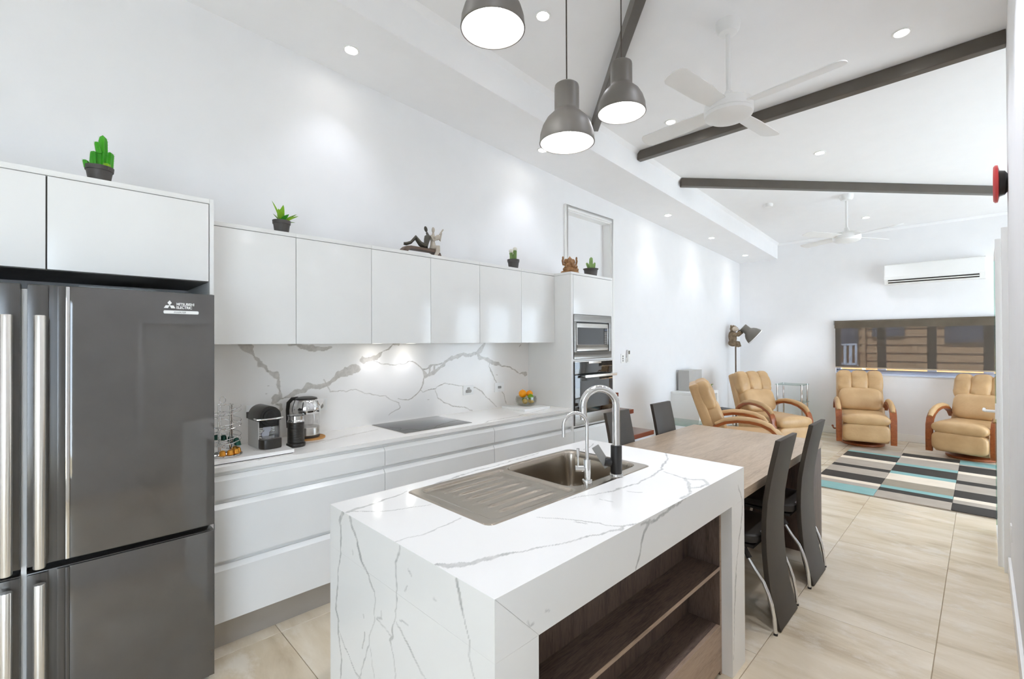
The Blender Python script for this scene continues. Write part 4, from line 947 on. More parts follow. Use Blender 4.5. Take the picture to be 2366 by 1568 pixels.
# ================================================================== PLANTS AND ORNAMENTS ON THE CABINETS
def potted(loc, r0, r1, h, label, lip=.25):
    t = thing('potted_plant', label, 'plant', loc)
    MB().lathe([(r0, 0), (r1*.95, h*(1-lip)), (r1*1.02, h*(1-lip)), (r1*1.06, h), (r1*.98, h), (r1*.95, h*.9), (0, h*.88)], (0, 0, 0), 28).build('pot', 'pot', t, world=False)
    MB().lathe([(0, h*.89), (r1*.945, h*.895)], n=20, cap=False).build('soil', 'soil', t, world=False)
    return t
def column(t, p, r_, h, m='green', lean=(0, 0), ribs=5, spines=True, name='cactus_stem', taper=.75):
    b = MB(); n = ribs*4; vs = []; fs = []; k = 12
    for i in range(k+1):
        u = i/k; rr_ = r_*(1-(1-taper)*u) if u < .8 else r_*(1-(1-taper)*.8)*math.sqrt(max(0, 1-((u-.8)/.2)**2))
        for j in range(n):
            a = 2*math.pi*j/n; q = rr_*(1+.22*math.cos(ribs*a))
            vs.append((p[0]+lean[0]*u*h+q*math.cos(a), p[1]+lean[1]*u*h+q*math.sin(a), p[2]+h*u))
    for i in range(k): fs += [(i*n+j, i*n+(j+1) % n, (i+1)*n+(j+1) % n, (i+1)*n+j) for j in range(n)]
    o = b.add(vs, fs).build(name, m, t, world=False)
    if spines:
        s = MB()
        for i in range(1, k):
            for a in range(ribs):
                an = 2*math.pi*a/ribs; u = i/k; rr_ = r_*(1-(1-taper)*u)*1.2
                bp = Vector((p[0]+lean[0]*u*h+rr_*math.cos(an), p[1]+lean[1]*u*h+rr_*math.sin(an), p[2]+h*u))
                d = Vector((math.cos(an), math.sin(an), .3))*.004
                s.add([bp+Vector((0, 0, .0006)), bp-Vector((0, 0, .0006)), bp+d], [(0, 1, 2)])
        tag(s.build('spines', 'sage', o, smooth=0, world=False), None, kind='stuff')
    return o
def leaf(t, p, d, ln, w, m, bend=.2):
    d = Vector(d).normalized(); s = d.cross(Vector((0, 0, 1)))
    if s.length < .05: s = Vector((1, 0, 0))
    s.normalize(); nrm = s.cross(d); vs = []; fs = []; k = 6
    for i in range(k+1):
        u = i/k; ww = w*math.sin(math.pi*min(1, .22+.78*u))**.8*(1 if u < 1 else 0)+.0006; c = Vector(p)+d*ln*u-nrm*bend*ln*u*u
        vs += [c-s*ww+nrm*ww*.35, c+nrm*(-.0), c+s*ww+nrm*ww*.35, c-nrm*ww*.35]
    for i in range(k):
        o = i*4; fs += [(o, o+1, o+5, o+4), (o+1, o+2, o+6, o+5), (o+2, o+3, o+7, o+6), (o+3, o, o+4, o+7)]
    fs += [(3, 2, 1, 0), (k*4, k*4+1, k*4+2, k*4+3)]
    return MB().add(vs, fs).build('leaf', m, t, world=False)
t = potted((.139, 2.68, 2.192), .036, .047, .072, 'bright green columnar cactus in a black pot above the fridge')
column(t, (.008, .0, .06), .017, .155, lean=(.02, 0)); column(t, (.002, -.004, .13), .013, .05, lean=(-.2, 0)); column(t, (-.018, -.012, .06), .016, .075, 'green', (0, 0))
column(t, (.026, .006, .055), .016, .095, 'green', (.10, 0)); column(t, (.022, -.026, .06), .013, .028, 'lime'); column(t, (-.038, -.006, .058), .011, .034, 'green', (-.25, 0))
t = potted((.947, 2.875, 2.136), .037, .047, .078, 'spiky lime green succulent in a black pot on the wall cabinets')
for d, ln, w, m in (((-.25, .1, 1), .135, .014, 'lime'), ((.05, .05, 1), .115, .017, 'lime'), ((-.3, -.35, 1), .085, .019, 'lime'), ((.75, .1, .75), .115, .016, 'lime'), ((.8, -.15, .62), .105, .015, 'lime'),
                    ((.3, -.5, .7), .07, .019, 'green'), ((-.45, .3, .8), .07, .012, 'sage'), ((.75, -.1, .25), .075, .008, 'sage'), ((.1, .45, .9), .12, .012, 'green'), ((0, -.4, 1), .06, .018, 'lime')):
    leaf(t, (0, 0, .065), d, ln, w, m, .12)
t = potted((2.858, 2.875, 2.136), .040, .051, .084, 'pot of green stems with white fluffy tops on the wall cabinets')
for p, r_, h in (((-.028, -.005, .07), .012, .085), ((.014, .0, .07), .015, .11), ((-.004, .018, .07), .010, .07)):
    column(t, p, r_, h, 'sage', (-.06 if p[0] < 0 else .06, 0), 8, False, taper=.9)
    MB().sq((p[0]+(-.06 if p[0] < 0 else .06)*h, p[1], p[2]+h), (.020, .020, .017), nu=10, nv=14).build('flower_tuft', 'tuft', t, world=False)
t = potted((3.742, 2.69, 2.136), .058, .071, .078, 'small pale green cactus in a low pot on the oven tower', .1)
column(t, (.0, 0, .06), .022, .135, 'sage', (.05, 0), 4, False); column(t, (.03, -.005, .06), .016, .08, 'sage', (.25, 0), 4, False); column(t, (-.03, -.01, .06), .016, .07, 'sage', (-.7, 0), 4, False); column(t, (.048, 0, .06), .014, .09, 'sage', (.2, 0), 4, False)

# pair of abstract figures on an arched bench
fg_o = (1.9, 2.865, 2.136)
fg = thing('figurine', 'resin figurine of two slender figures seated on an arched bench', 'figurine', fg_o)
bn = MB(); prof = [(-.165, 0), (-.155, .028), (-.135, .045), (-.10, .052), (.10, .052), (.135, .045), (.155, .028), (.165, 0), (.13, 0), (.115, .022), (.09, .030), (-.09, .030), (-.115, .022), (-.13, 0)]
bn.prism(prof, 'y', -.03, .03); bn.build('bench', 'bench', fg, world=False, bevel=.003)
dk = MB()
dk.tube([(-.148, -.012, .066), (-.125, -.01, .068), (-.09, -.01, .082), (-.05, -.01, .125), (-.01, -.01, .085), (.03, -.01, .07)], [.005, .008, .008, .011, .014, .018], 10)
dk.tube([(-.135, .012, .062), (-.115, .012, .064), (-.08, .012, .078), (-.04, .012, .118), (0, .012, .08), (.03, .012, .07)], [.005, .008, .008, .011, .014, .018], 10)
dk.tube([(.035, 0, .066), (.045, 0, .09), (.052, 0, .12), (.06, 0, .145), (.058, 0, .158), (.05, 0, .175)], [.022, .018, .022, .024, .010, .007], 12)
dk.sq((.043, 0, .196), (.012, .012, .022), rot=Matrix.Rotation(R(-18), 3, 'Y'))
dk.tube([(.06, .02, .145), (.075, .026, .11), (.07, .024, .075)], [.009, .007, .006], 8)
dk.build('dark_figure', 'bronze', fg, world=False, smooth=60)
lt = MB()
lt.tube([(.105, 0, .06), (.105, 0, .09), (.103, 0, .115), (.108, 0, .145), (.108, 0, .162), (.108, 0, .178)], [.028, .020, .016, .028, .010, .008], 12)
lt.sq((.108, 0, .200), (.012, .012, .022))
lt.tube([(.11, -.015, .066), (.13, -.035, .07), (.128, -.04, .04), (.108, -.036, .003)], [.019, .016, .012, .008], 10)
lt.tube([(.10, -.008, .066), (.118, -.038, .066), (.114, -.04, .035), (.098, -.034, .003)], [.018, .014, .011, .008], 10)
lt.tube([(.083, -.01, .155), (.088, -.03, .115), (.12, -.035, .128)], [.008, .007, .006], 8)
lt.tube([(.133, -.005, .155), (.155, -.02, .125), (.172, -.015, .185)], [.008, .007, .006], 8)
lt.box(.135, -.03, .185, .19, -.022, .193, Matrix.Rotation(R(-52), 3, 'Y'))
lt.sq((.125, -.03, .142), (.026, .010, .018), rot=Matrix.Rotation(R(-45), 3, 'Y'))
lt.build('light_figure', 'pale', fg, world=False, smooth=60)
# carved ornament on the oven tower
cv = thing('carved_ornament', 'brown carved timber ornament with raised arms on the oven tower', 'ornament', (3.452, 2.72, 2.136), rz=-30)
cb = MB()
cb.sq((0, 0, .014), (.085, .05, .016), .4, .6); cb.sq((0, -.005, .045), (.07, .045, .025), .8, .9); cb.sq((0, -.008, .075), (.042, .038, .038)); cb.sq((0, -.005, .115), (.030, .028, .032))
cb.sq((-.034, .006, .118), (.024, .008, .028)); cb.sq((.034, .006, .118), (.024, .008, .028)); cb.lathe([(.028, 0), (.024, .012), (.012, .025), (.004, .036), (0, .04)], (0, 0, .130), 16)
cb.tube([(0, -.03, .112), (.004, -.044, .092), (.012, -.05, .070), (.026, -.046, .060)], [.013, .011, .009, .007], 10)
for s in (-1, 1):
    cb.tube([(s*.036, 0, .085), (s*.065, .004, .09), (s*.072, .002, .125), (s*.066, 0, .145)], [.011, .010, .009, .009], 10)
    cb.tube([(s*.036, -.012, .075), (s*.06, -.03, .058), (s*.052, -.046, .07)], [.011, .009, .008], 10)
    cb.tube([(s*.02, -.02, .04), (s*.062, -.034, .038), (s*.03, -.052, .034), (0, -.05, .034)], [.018, .016, .012, .01], 10)
    cb.sq((s*.068, 0, .152), (.009, .009, .014))
cb.build('carving', 'carved', cv, world=False, smooth=60)

# ================================================================== DINING
tb_ = thing('dining_table', 'long wood-look dining table butting against the island', 'table', (3.22, 1.346, 0))
box(2.306, .853, .702, 4.13, 1.839, .75).build('tabletop', 'table', tb_, bevel=.002)
box(3.79, .856, 0, 4.10, 1.39, .7015).build('leg', 'tableleg', tb_, bevel=.0015)
box(2.34, 1.27, .62, 3.79, 1.35, .7015).build('rail', 'tableleg', tb_, smooth=0)

CHP = [(.004, -.009), (.08, .011), (.15, .029), (.22, .041), (.30, .049), (.38, .055), (.47, .058), (.56, .056), (.65, .05), (.75, .035), (.84, .018), (.92, .001), (.985, -.013)]
def make_chair(loc, rz, label):
    c = thing('dining_chair', label, 'chair', loc, rz, 'high-backed dining chairs at the table')
    th = .026; w = .155
    pl = [(y_, z_) for z_, y_ in CHP]; pr = pl+[(y_+th, z_) for y_, z_ in pl[::-1]]
    q = MB(); n = len(CHP); vs = []
    for x in (-w, w):
        vs += [(x, y_, z_) for y_, z_ in pl]+[(x, y_+th, z_) for y_, z_ in pl]
    fs = []
    for i in range(n-1):
        fs += [(i, i+1, n+i+1, n+i), (2*n+i, 3*n+i, 3*n+i+1, 2*n+i+1), (i, 2*n+i, 2*n+i+1, i+1), (n+i, n+i+1, 3*n+i+1, 3*n+i)]
    fs += [(0, n, 3*n, 2*n), (n-1, 3*n-1, 4*n-1, 2*n-1)]
    q.add(vs, fs).build('backrest', 'chairl', c, world=False, bevel=.005, seg=2)
    MB().sq((0, .300, .452), (.205, .215, .028), .35, .3, nu=12, nv=32).build('seat', 'chairs', c, world=False)
    q = MB().box(-.19, .11, .405, .19, .48, .422); q.build('seat_frame', 'chairs', c, world=False, bevel=.004)
    for s in (-1, 1):
        x = s*.192
        MB().tube([(s*.16, .22, .41), (s*.178, .18, .385), (x, .135, .352), (x, .10, .30), (x, .062, .25), (x, .040, .20), (x, .024, .15), (x, .012, .08), (x, .006, .010)], .0095, 12).build('rear_leg', 'chrome', c, world=False)
        MB().tube([(x, .006, .011), (x, .006, .0)], .0105, 12).build('foot', 'black', c, world=False)
        MB().tube([(s*.17, .40, .41), (s*.182, .44, .36), (s*.188, .47, .2), (s*.19, .485, .003)], .0105, 12).build('front_leg', 'chrome', c, world=False)
        MB().tube([(s*.15, .20, .425), (s*.175, .165, .40), (s*.192, .13, .352)], [.014, .013, .015], 10).build('bracket', 'chairs', c, world=False)
    MB().tube([(-.12, .16, .402), (.12, .16, .402)], .012, 10).build('cross_bar', 'chairs', c, world=False)
    q = MB()
    q.add([(-.10, .100, .482), (-.055, .100, .482), (-.055, .086, .47), (-.10, .086, .47), (-.055, .082, .44), (-.10, .082, .44), (-.06, .086, .415), (-.105, .086, .415)], [(0, 1, 2, 3), (3, 2, 4, 5), (5, 4, 6, 7)])
    tg = q.build('care_label', 'tag', c, world=False, smooth=0)
    tg.location = (-.02, 0, 0)
    return c
make_chair((2.815, .745, 0), 0, 'dark high-backed chair nearest the island, in front of the table')
ch = bpy.data.objects['dining_chair']
dup(ch, (3.455, .740, 0), 0, 'dark high-backed chair at the far front corner of the table')
dup(ch, (2.985, 1.918, 0), 180, 'dark chair behind the table, in front of the wooden steps')
dup(ch, (3.655, 1.918, 0), 180, 'dark chair behind the table, in front of the glass side table')

# ================================================================== STEPS UP TO THE RAISED DOOR
st_ = thing('stairs', 'short flight of red-brown treads rising to the raised door behind the oven tower', 'stairs', (4.37, 2.75, 0))
sx0, sx1 = 3.99, 4.75
tr = [(2.08, .105), (2.33, .311), (2.577, .517), (2.83, .723), (3.03, .899)]
for i, (y_, z_) in enumerate(tr):
    ye = tr[i+1][0]+.03 if i < 4 else YW-.001
    z0 = tr[i-1][1] if i else 0
    t = box(sx0, y_, z_-.04, sx1, ye-.0015, z_).build('tread', 'tread', st_, bevel=.004)
    box(sx0, y_-.004, z_-.046, sx1+.003, y_+.014, z_+.0005).build('nosing', 'nosing', t, bevel=.003)
    if i < 4: box(sx1-.006, y_+.014, z_-.046, sx1+.003, ye, z_+.0004).build('nosing', 'nosing', t, bevel=.003)
    box(sx0, y_+.03, z0+.001, sx1-.01, y_+.045, z_-.0405).build('riser', 'wall', st_, smooth=0)
q = MB()
for i, (y_, z_) in enumerate(tr):
    ye = tr[i+1][0]+.03 if i < 4 else YW-.001
    q.box(sx1-.03, y_+.045, 0, sx1-.0105, ye+(.014 if i < 4 else 0), z_-.041)
q.build('stringer', 'wall', st_, smooth=0)

# ================================================================== RECLINERS
def make_recliner(loc, rz, label):
    r_ = thing('recliner', label, 'armchair', loc, rz, 'tan leather recliners')
    RY = Matrix.Rotation(R(-19), 3, 'Y')
    MB().lathe([(.25, 0), (.26, .01), (.26, .03), (.06, .05), (.06, .09)], (-.02, 0, 0), 32).build('swivel_base', 'orangewood', r_, world=False)
    box(-.36, -.262, .085, .335, .262, .36).build('body', 'leather', r_, world=False, bevel=.03, seg=3)
    MB().sq((.375, 0, .225), (.065, .268, .125), .45, .35, nu=14, nv=28).build('footrest', 'leather', r_, world=False)
    q = MB().sq((.09, 0, .405), (.34, .262, .072), .45, .4, nu=14, nv=32); q.sq((.345, 0, .402), (.105, .272, .088), .8, .35, nu=16, nv=28)
    q.build('seat_cushion', 'leather', r_, world=False, weld=False)
    sh = MB().box(-.055, -.295, -.33, .055, .295, .36)
    sh.v = [RY @ Vector((p.x, p.y*(1-.05*(p.z > 0)), p.z))+Vector((-.385, 0, .66)) for p in sh.v]
    sh.build('back_shell', 'leather', r_, world=False, bevel=.04, seg=4)
    MB().sq((-.275, 0, .615), (.105, .262, .175), .5, .35, RY, 16, 32).build('back_cushion', 'leather', r_, world=False)
    q = MB()
    for yy, hw, hx in ((-.185, .10, .088), (0, .112, .10), (.185, .10, .088)):
        k0 = len(q.v); q.sq((0, 0, 0), (hx, hw, .175), .62, .55, None, 22, 28)
        for i in range(k0, len(q.v)):
            p = q.v[i]; p.x += .011*math.sin(p.z*110+yy*30+p.y*25)*(p.x > 0)*max(0, 1-abs(p.z)/.16)
            q.v[i] = RY @ p+Vector((-.372, yy, .875))
    q.build('head_pillow', 'leather', r_, world=False, weld=False, smooth=50)
    path = [(-.33, .475), (-.27, .545), (-.17, .592), (-.05, .613), (.07, .610), (.18, .588), (.27, .545), (.325, .488), (.352, .41), (.36, .30), (.362, .18), (.362, .075)]
    for s in (-1, 1):
        yc = s*.305; vs = []; n = len(path)
        wd = [.028, .03, .032, .034, .036, .037, .038, .038, .037, .036, .035, .034]
        for i, (x, z_) in enumerate(path):
            a, b = path[max(i-1, 0)], path[min(i+1, n-1)]; d = Vector((b[0]-a[0], b[1]-a[1])).normalized(); nn = Vector((-d.y, d.x))*.016
            vs += [(x+nn.x, yc-wd[i], z_+nn.y), (x+nn.x, yc+wd[i], z_+nn.y), (x-nn.x, yc+wd[i], z_-nn.y), (x-nn.x, yc-wd[i], z_-nn.y)]
        fs = [(3, 2, 1, 0), (4*n-4, 4*n-3, 4*n-2, 4*n-1)]
        for i in range(n-1): fs += [(4*i+k_, 4*i+(k_+1) % 4, 4*i+4+(k_+1) % 4, 4*i+4+k_) for k_ in range(4)]
        MB().add(vs, fs).build('arm', 'orangewood', r_, world=False, bevel=.005, smooth=50)
        pp = [(x, yc, z_+.020) for x, z_ in ((-.27, .545), (-.17, .592), (-.05, .613), (.07, .610), (.18, .588), (.27, .545), (.322, .492))]
        MB().tube(pp, [.018, .026, .028, .029, .031, .034, .024], 14, flat=1.25).build('arm_pad', 'leather', r_, world=False)
    MB().tube([(.02, -.275, .20), (.02, -.345, .20), (.05, -.362, .235), (.10, -.365, .25)], [.011, .011, .012, .014], 10).build('lever', 'orangewood', r_, world=False)
    return r_
make_recliner((8.39, 1.235, 0), 194, 'tan leather recliner under the window, beside its left edge')
rc = bpy.data.objects['recliner']
dup(rc, (8.35, .10, 0), 164, 'tan leather recliner partly hidden by the glass door edge')
dup(rc, (7.317, 2.128, 0), -120, 'tan leather recliner in front of the floor lamp')
dup(rc, (5.70, 2.0, 0), -66, 'tan leather recliner seen from the side beyond the dining table')

# ================================================================== RUG
rg = thing('rug', 'large rug of brown, greige, cream and teal stripe blocks', 'rug', (6.8, .48, 0))
box(5.6, -.335, .0005, 8.0, 1.292, .008).build('backing', 'rug_g', rg, smooth=0)
cols = [(.747, 1.29, [(8.0, 7.73, 'g'), (7.73, 7.64, 't'), (7.64, 7.32, 'k'), (7.32, 7.18, 'c'), (7.18, 6.83, 'g'), (6.83, 6.69, 'k'), (6.69, 6.39, 'g'), (6.39, 6.095, 'k'), (6.095, 5.985, 'c'), (5.985, 5.86, 'g'), (5.86, 5.602, 't')]),
        (.204, .745, [(8.0, 7.80, 'k'), (7.80, 7.695, 'c'), (7.695, 7.33, 'g'), (7.33, 7.20, 't'), (7.20, 6.835, 'k'), (6.835, 6.70, 't'), (6.70, 6.39, 'c'), (6.39, 6.10, 'b'), (6.10, 5.99, 't'), (5.99, 5.86, 'k'), (5.86, 5.602, 'g')]),
        (-.334, .202, [(8.0, 7.74, 't'), (7.74, 7.672, 'g'), (7.672, 7.315, 'k'), (7.315, 7.185, 'c'), (7.185, 6.84, 'g'), (6.84, 6.68, 'k'), (6.68, 6.38, 'g'), (6.38, 6.097, 'k'), (6.097, 5.985, 'c'), (5.985, 5.86, 'g'), (5.86, 5.602, 'k')])]
for ya, yb, ss in cols:
    for xb, xa, m in ss: box(xa+.0006, ya, .008, xb-.0006, yb, .0145).build('stripe', 'rug_'+m, rg, bevel=.002, seg=1)

# ================================================================== LIVING ROOM SMALL FURNITURE
ds = thing('wall_shelf_unit', 'white open box shelf unit fixed to the kitchen-side wall', 'shelf', (6.62, 2.93, .36))
xa, xb, ya = 6.3, 6.95, 2.73
box(xa, ya, .748, xb, YW, .786).build('top', 'trim', ds, bevel=.002); box(xa, ya, .36, xa+.036, YW, .747).build('end_panel', 'trim', ds, bevel=.002)
box(xb-.036, ya, .36, xb, YW, .747).build('end_panel', 'trim', ds, bevel=.002); box(xa+.037, ya, .36, xb-.037, YW, .396).build('shelf', 'trim', ds, bevel=.002)
box(xa+.037, YW-.014, .397, xb-.037, YW, .747).build('back_panel', 'trim', ds, smooth=0)
tag(box(6.46, 2.945, .7865, 6.885, 3.11, 1.083).build('speaker_box', 'silver', bevel=.004), 'plain silver-grey box standing on the white shelf unit', 'box')
pf = thing('picture_frame', 'small black easel-backed frame beside the silver box', 'frame', (6.47, 2.83, .7865))
box(6.455, 2.80, .788, 6.465, 2.885, .90, Matrix.Rotation(R(10), 3, 'Y')).build('frame', 'black', pf, smooth=0); MB().tube([(6.45, 2.845, .875), (6.415, 2.845, .7885)], .005, 6).build('strut', 'black', pf)
t = thing('potted_plant', 'small grey-green plant at the far end of the white shelf unit', 'plant', (6.89, 2.83, .7865))
MB().lathe([(.03, 0), (.036, .05), (.034, .05), (0, .045)], n=18).build('pot', 'pot', t, world=False)
for i in range(9):
    a = i*40; leaf(t, (0, 0, .045), (math.cos(R(a)), math.sin(R(a)), 1.0+.3*(i % 3)), .07, .011, 'sage', .3)
# glass side table near the steps
gt = thing('side_table', 'glass-topped side table with a brass leg behind the dining table', 'table', (5.85, 2.77, 0))
box(5.60, 2.52, .44, 6.1, 3.03, .45).build('glass_top', 'glass_g', gt, bevel=.002)
for x in (5.615, 6.07):
    for y_ in (2.55, 3.0): box(x, y_-.012, 0, x+.026, y_+.012, .4395).build('leg', 'brass', gt, bevel=.002)
box(5.641, 2.985, .41, 6.07, 3.0, .4395).build('rail', 'brass', gt, smooth=0)
# low glass table carrying the black case
lt_ = thing('low_table', 'low glass table behind the recliners', 'table', (7.45, 2.82, 0))
box(7.25, 2.62, .405, 7.70, 3.06, .415).build('glass_top', 'glass_g', lt_, bevel=.002)
for x in (7.27, 7.66):
    for y_ in (2.64, 3.02): MB().tube([(x+.01, y_+.01, 0), (x+.01, y_+.01, .4048)], .012, 12).build('leg', 'chrome', lt_)
cs_ = thing('laptop_case', 'slim black case lying on the low glass table behind the recliners', 'case', (7.45, 2.80, .4155))
MB().add([(7.30, 2.64, .4155), (7.60, 2.64, .4155), (7.60, 2.94, .4155), (7.30, 2.94, .4155), (7.33, 2.67, .445), (7.57, 2.67, .445), (7.59, 2.93, .455), (7.31, 2.93, .455)],
         [(3, 2, 1, 0), (4, 5, 6, 7), (0, 1, 5, 4), (1, 2, 6, 5), (2, 3, 7, 6), (3, 0, 4, 7)]).build('shell', 'black', cs_, bevel=.005)
# chrome and glass stand by the far wall
gs = thing('glass_stand', 'chrome-posted glass shelf stand against the far wall', 'stand', (8.675, 2.22, 0))
for x in (8.5, 8.84):
    for y_ in (2.035, 2.385): MB().tube([(x, y_, 0), (x, y_, .80)], .017, 14).build('post', 'chrome', gs)
for z_ in (.785, .50, .2): box(8.47, 2.01, z_, 8.87, 2.41, z_+.008).build('glass_shelf', 'glass_g', gs, smooth=0)

# floor lamp and the plush animal on it
fl_ = thing('floor_lamp', 'grey floor lamp with a big tilted bell shade in the far corner', 'lamp', (8.4, 3.0, 0))
lx, ly = 8.4, 3.0
MB().lathe([(.125, 0), (.125, .018), (.12, .024), (.02, .028), (.018, .05)], (lx, ly, 0), 36).build('base', 'lampmetal', fl_)
MB().tube([(lx, ly, .028), (lx, ly, 1.60)], .0125, 12).build('pole', 'pole', fl_)
RD = Vector((.30, -.68, -.67)).normalized(); Q = Vector((0, 0, -1)).rotation_difference(RD).to_matrix()
hc = Vector((lx-.02, ly-.135, 1.735))
outer = [(0, .012), (.062, .012), (.066, .004), (.066, -.085), (.074, -.10), (.098, -.12), (.122, -.155), (.14, -.20), (.15, -.245), (.154, -.25)]
MB().lathe(outer, hc, 36, Q, cap=False).build('shade', 'lampmetal', fl_)
MB().lathe([(0, -.06), (.06, -.07), (.07, -.098), (.094, -.122), (.118, -.157), (.136, -.202), (.1535, -.25)], hc, 36, Q, cap=False).build('shade_lining', 'pendin', fl_)
MB().tube([(lx, ly, 1.59), (lx-.006, ly-.05, 1.675), tuple(hc+Q @ Vector((.03, 0, -.03)))], .011, 10).build('arm', 'pole', fl_)
MB().sq(tuple(hc+Q @ Vector((0, 0, -.13))), (.03, .03, .04)).build('bulb', 'bulb', fl_)
spot('lamp_light', fl_, tuple(hc+Q @ Vector((0, 0, -.16))-Vector((lx, ly, 0))), 4, 130, .8, .05, rot=RD.to_track_quat('-Z', 'Y').to_euler())
pm = thing('plush_bear', 'furry brown toy with a pale face clinging to the floor lamp', 'soft toy', (lx-.02, ly+.0, 1.42))
b = MB(); o = Vector((lx-.03, ly+.03, 1.47))
b.sq(o+Vector((0, .01, .10)), (.075, .065, .115), rot=Matrix.Rotation(R(-8), 3, 'X')); b.sq(o+Vector((0, .005, .0)), (.08, .075, .06))
for s in (-1, 1):
    b.tube([o+Vector((s*.04, 0, .0)), o+Vector((s*.055, -.065, -.005)), o+Vector((s*.055, -.085, -.065))], [.045, .040, .030], 12)
    b.tube([o+Vector((s*.055, -.01, .155)), o+Vector((s*.05, -.07, .14)), o+Vector((s*.025, -.135, .185))], [.036, .032, .028], 12)
b.build('body', 'plush', pm, smooth=60)
hh_ = o+Vector((0, -.01, .245))
MB().sq(hh_, (.062, .062, .06)).build('head', 'plush', pm)
for s in (-1, 1): MB().sq(hh_+Vector((s*.05, .025, .045)), (.02, .014, .022)).build('ear', 'plush', pm)
MB().sq(hh_+Vector((-.025, -.03, -.004)), (.05, .045, .045)).sq(hh_+Vector((-.015, -.07, -.012)), (.022, .022, .018)).build('face', 'plushface', pm)
MB().sq(hh_+Vector((-.015, -.093, -.006)), (.008, .006, .006)).sq(hh_+Vector((-.052, -.058, .016)), (.006, .006, .006)).sq(hh_+Vector((-.002, -.068, .018)), (.006, .006, .006)).build('features', 'black', pm)

# ================================================================== CEILING FANS, PENDANTS, LIGHTS
def fan(loc, hub, rot, label):
    x, y_ = loc; f = thing('ceiling_fan', label, 'fan', (x, y_, hub), group='white ceiling fans')
    z1 = zc(x)
    MB().lathe([(.0, .09), (.075, .09), (.075, .06), (.07, .03), (.055, .008), (.03, 0), (0, 0)], (x, y_, z1-.075), 28).build('canopy', 'whitem', f)
    MB().tube([(x, y_, hub+.09), (x, y_, z1-.06)], .0135, 14).build('rod', 'whitem', f)
    MB().lathe([(.0135, .13), (.022, .125), (.036, .075), (.036, .06)], (x, y_, hub), 24).build('rod_collar', 'whitem', f)
    MB().lathe([(0, .066), (.12, .060), (.142, .045), (.148, .02), (.148, -.008), (.144, -.012)], (x, y_, hub), 40).build('motor', 'whitem', f)
    MB().lathe([(.143, -.0125), (.147, -.016), (.142, -.034), (.115, -.05), (.06, -.058), (0, -.06)], (x, y_, hub), 40).build('hub_cover', 'whitem', f)
    for k_ in range(4):
        a = R(rot+90*k_); rz_ = Matrix.Rotation(a, 3, 'Z'); tw = Matrix.Rotation(R(13), 3, 'X')
        pts = []
        n = 9; ring = []
        for u, v in [(.10, -.048), (.30, -.066), (.605, -.068)]+[(.612+.032*math.sin(R(t)), -.062*math.cos(R(t))) for t in range(15, 166, 15)]+[(.605, .068), (.30, .066), (.10, .048)]:
            ring.append((u, v))
        vs = []
        for dz in (-.003, .003):
            for u, v in ring:
                p = rz_ @ (tw @ Vector((u, v, dz))); vs.append(p+Vector((x, y_, hub+.015)))
        m = len(ring)
        MB().add(vs, [tuple(range(m))[::-1], tuple(range(m, 2*m))]+[(i, (i+1) % m, m+(i+1) % m, m+i) for i in range(m)]).build('blade', 'whitem', f, bevel=.0012)
    return f
fan((3.095, 1.14), 2.985, -6.5, 'white four-bladed ceiling fan nearest the pendant lights')
fan((7.04, 1.18), 2.785, -30, 'far white ceiling fan hanging behind the third dark beam')

def pendant(x, y_, z0, label):
    p = thing('pendant_light', label, 'pendant light', (x, y_, z0), group='grey bell pendants over the island')
    outer = [(.1125, .003), (.1125, 0), (.1165, 0), (.1172, .004), (.1155, .012), (.113, .040), (.103, .072), (.086, .102), (.066, .122), (.058, .130), (.054, .136), (.052, .142), (.052, .235), (.050, .245), (.044, .25), (.006, .251), (.006, .262), (0, .262)]
    MB().lathe(outer, (x, y_, z0), 48, cap=False).build('shade', 'pend', p)
    MB().lathe([(.1125, .003), (.1125, .012), (.110, .040), (.100, .070), (.083, .099), (.062, .118), (.050, .13), (.048, .15), (0, .152)], (x, y_, z0), 48, cap=False).build('shade_lining', 'pendin', p)
    MB().sq((x, y_, z0+.085), (.032, .032, .042)).build('bulb', 'bulb', p)
    MB().tube([(x, y_, z0+.26), (x, y_, zc(x)-.03)], .003, 8).build('cord', 'cord', p)
    MB().lathe([(.05, 0), (.05, .03), (0, .04)], (x, y_, zc(x)-.035), 24).build('ceiling_cup', 'pend', p)
    spot('pendant_glow', p, (0, 0, .03), PEND_W, 0, size=.045, typ='POINT')
pendant(1.128, 1.235, 2.63, 'grey bell pendant at the top edge of the picture, nearest the camera')
pendant(1.552, 1.235, 2.344, 'lowest grey bell pendant, in the middle of the row')
pendant(1.98, 1.235, 2.619, 'grey bell pendant at the fan end of the row')

def downlight(x, y_, label, zf=zc, w=None, grp='recessed downlights in the raked ceiling'):
    z_ = zf(x)
    d = thing('downlight', label, 'downlight', (x, y_, z_), group=grp)
    q = Matrix.Rotation(-math.atan(SL), 3, 'Y')
    MB().lathe([(.052, 0), (.052, -.003), (.048, -.006), (.040, -.005), (.037, -.001)], (x, y_, z_), 32, q, cap=False).build('rim', 'white', d)
    MB().lathe([(0, -.0015), (.0372, -.0015)], (x, y_, z_), 32, q, cap=False).build('lens', 'lens', d)
    spot('downlight_beam', d, (0, 0, -.02), w or DOWN_W, 105 if zf is zc else 96, .85, .04)
G2 = 'recessed downlights along the bulkhead'
for x, lab in ((1.362, 'bulkhead downlight nearest the camera, above the bright green succulent'), (3.218, 'bulkhead downlight half hidden behind the middle pendant'), (5.652, 'bulkhead downlight just past the oven tower doorway'), (7.025, 'second from last bulkhead downlight before the far wall'), (8.424, 'last bulkhead downlight before the far wall')):
    downlight(x, 2.845, lab, zb, DOWN_W*.45, G2)
downlight(2.241, 1.975, 'ceiling downlight between the first two pendants', w=DOWN_W*.55)
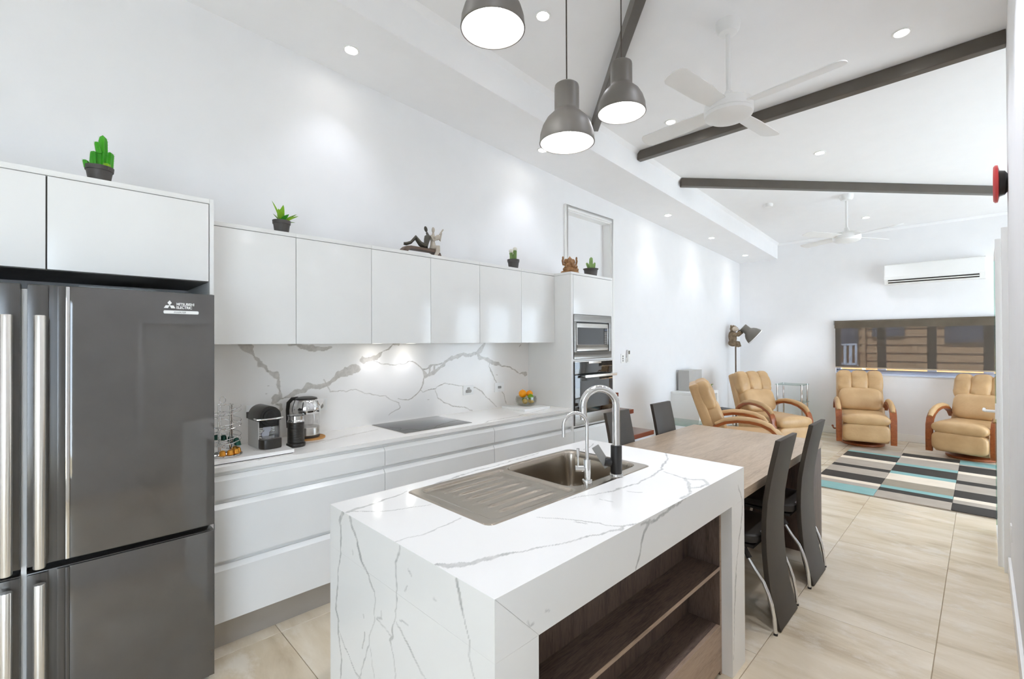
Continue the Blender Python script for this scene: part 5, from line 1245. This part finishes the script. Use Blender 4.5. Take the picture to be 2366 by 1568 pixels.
downlight(3.997, 1.98, 'ceiling downlight left of the near fan motor')
downlight(3.926, .355, 'ceiling downlight right of the near fan, above the middle beam', w=DOWN_W*1.4)
downlight(5.532, 1.146, 'ceiling downlight between the middle and far beams', w=DOWN_W*1.3)
downlight(8.206, 1.148, 'ceiling downlight beside the far fan', w=DOWN_W*1.3)
for x, y_ in ((.45, 1.975), (.45, .36), (2.2, .36), (3.05, .36), (5.6, -1.2), (8.0, -1.2)):  # unseen downlights added to brighten the right wall, cabinet fronts and living side
    downlight(x, y_, 'added downlight out of view, put in to brighten the room', w=DOWN_W*(2.5 if y_ == .36 else 1.5 if y_ < 0 else .6))
sm = thing('smoke_detector', 'round white smoke detector on the ceiling left of the far fan', 'smoke detector', (6.81, 2.0, zc(6.81)))
MB().lathe([(.055, .005), (.055, -.02), (.045, -.036), (.02, -.04), (0, -.04)], (6.81, 2.0, zc(6.81)), 28).build('casing', 'whitem', sm)

# air conditioner
ac = thing('air_conditioner', 'white split air conditioner high on the far wall', 'air conditioner', (9.0, .49, 2.33))
ya, yb = -.04, 1.025
q = MB(); pf_ = [(X1-.0005, 2.335), (X1-.0005, 2.628), (8.865, 2.628), (8.848, 2.618), (8.815, 2.43), (8.822, 2.40), (8.875, 2.335)]; n = len(pf_)
q.add([(x, y_, z_) for y_ in (ya, yb) for x, z_ in pf_], [tuple(range(n))[::-1], tuple(range(n, 2*n))]+[(i, (i+1) % n, n+(i+1) % n, n+i) for i in range(n)])
q.build('casing', 'white', ac, bevel=.006, seg=3)
def strip(name, m, p0, p1, y0, y1, th):
    d = Vector((p1[0]-p0[0], p1[1]-p0[1])).normalized(); nn = Vector((-d.y, d.x))*th
    vs = [(x, y_, z_) for y_ in (y0, y1) for x, z_ in (p0, p1, (p1[0]+nn.x, p1[1]+nn.y), (p0[0]+nn.x, p0[1]+nn.y))]
    return MB().add(vs, [(0, 1, 2, 3), (7, 6, 5, 4), (0, 4, 5, 1), (1, 5, 6, 2), (2, 6, 7, 3), (3, 7, 4, 0)]).build(name, m, ac, bevel=.001)
strip('front_panel', 'white', (8.813, 2.436), (8.846, 2.617), ya+.012, yb-.012, .004)
strip('outlet', 'black', (8.8228, 2.397), (8.860, 2.352), ya+.06, yb-.045, -.0025)
strip('louvre', 'white', (8.832, 2.3815), (8.842, 2.369), ya+.062, yb-.047, -.006)
# fitting on the right wall
wf = thing('wall_clock', 'round dark wall fitting with a red face high on the right wall', 'wall fitting', (4.3, YR, 2.50))
rx = Matrix.Rotation(R(-90), 3, 'X')
MB().lathe([(.055, 0), (.075, .012), (.082, .036), (.10, .040)], (4.3, YR, 2.50), 40, rx).build('body', 'brownblack', wf)
MB().lathe([(.100, .040), (.117, .044), (.118, .056), (.108, .064), (.098, .060), (.094, .055), (0, .055)], (4.3, YR, 2.50), 40, rx).build('face', 'red', wf)
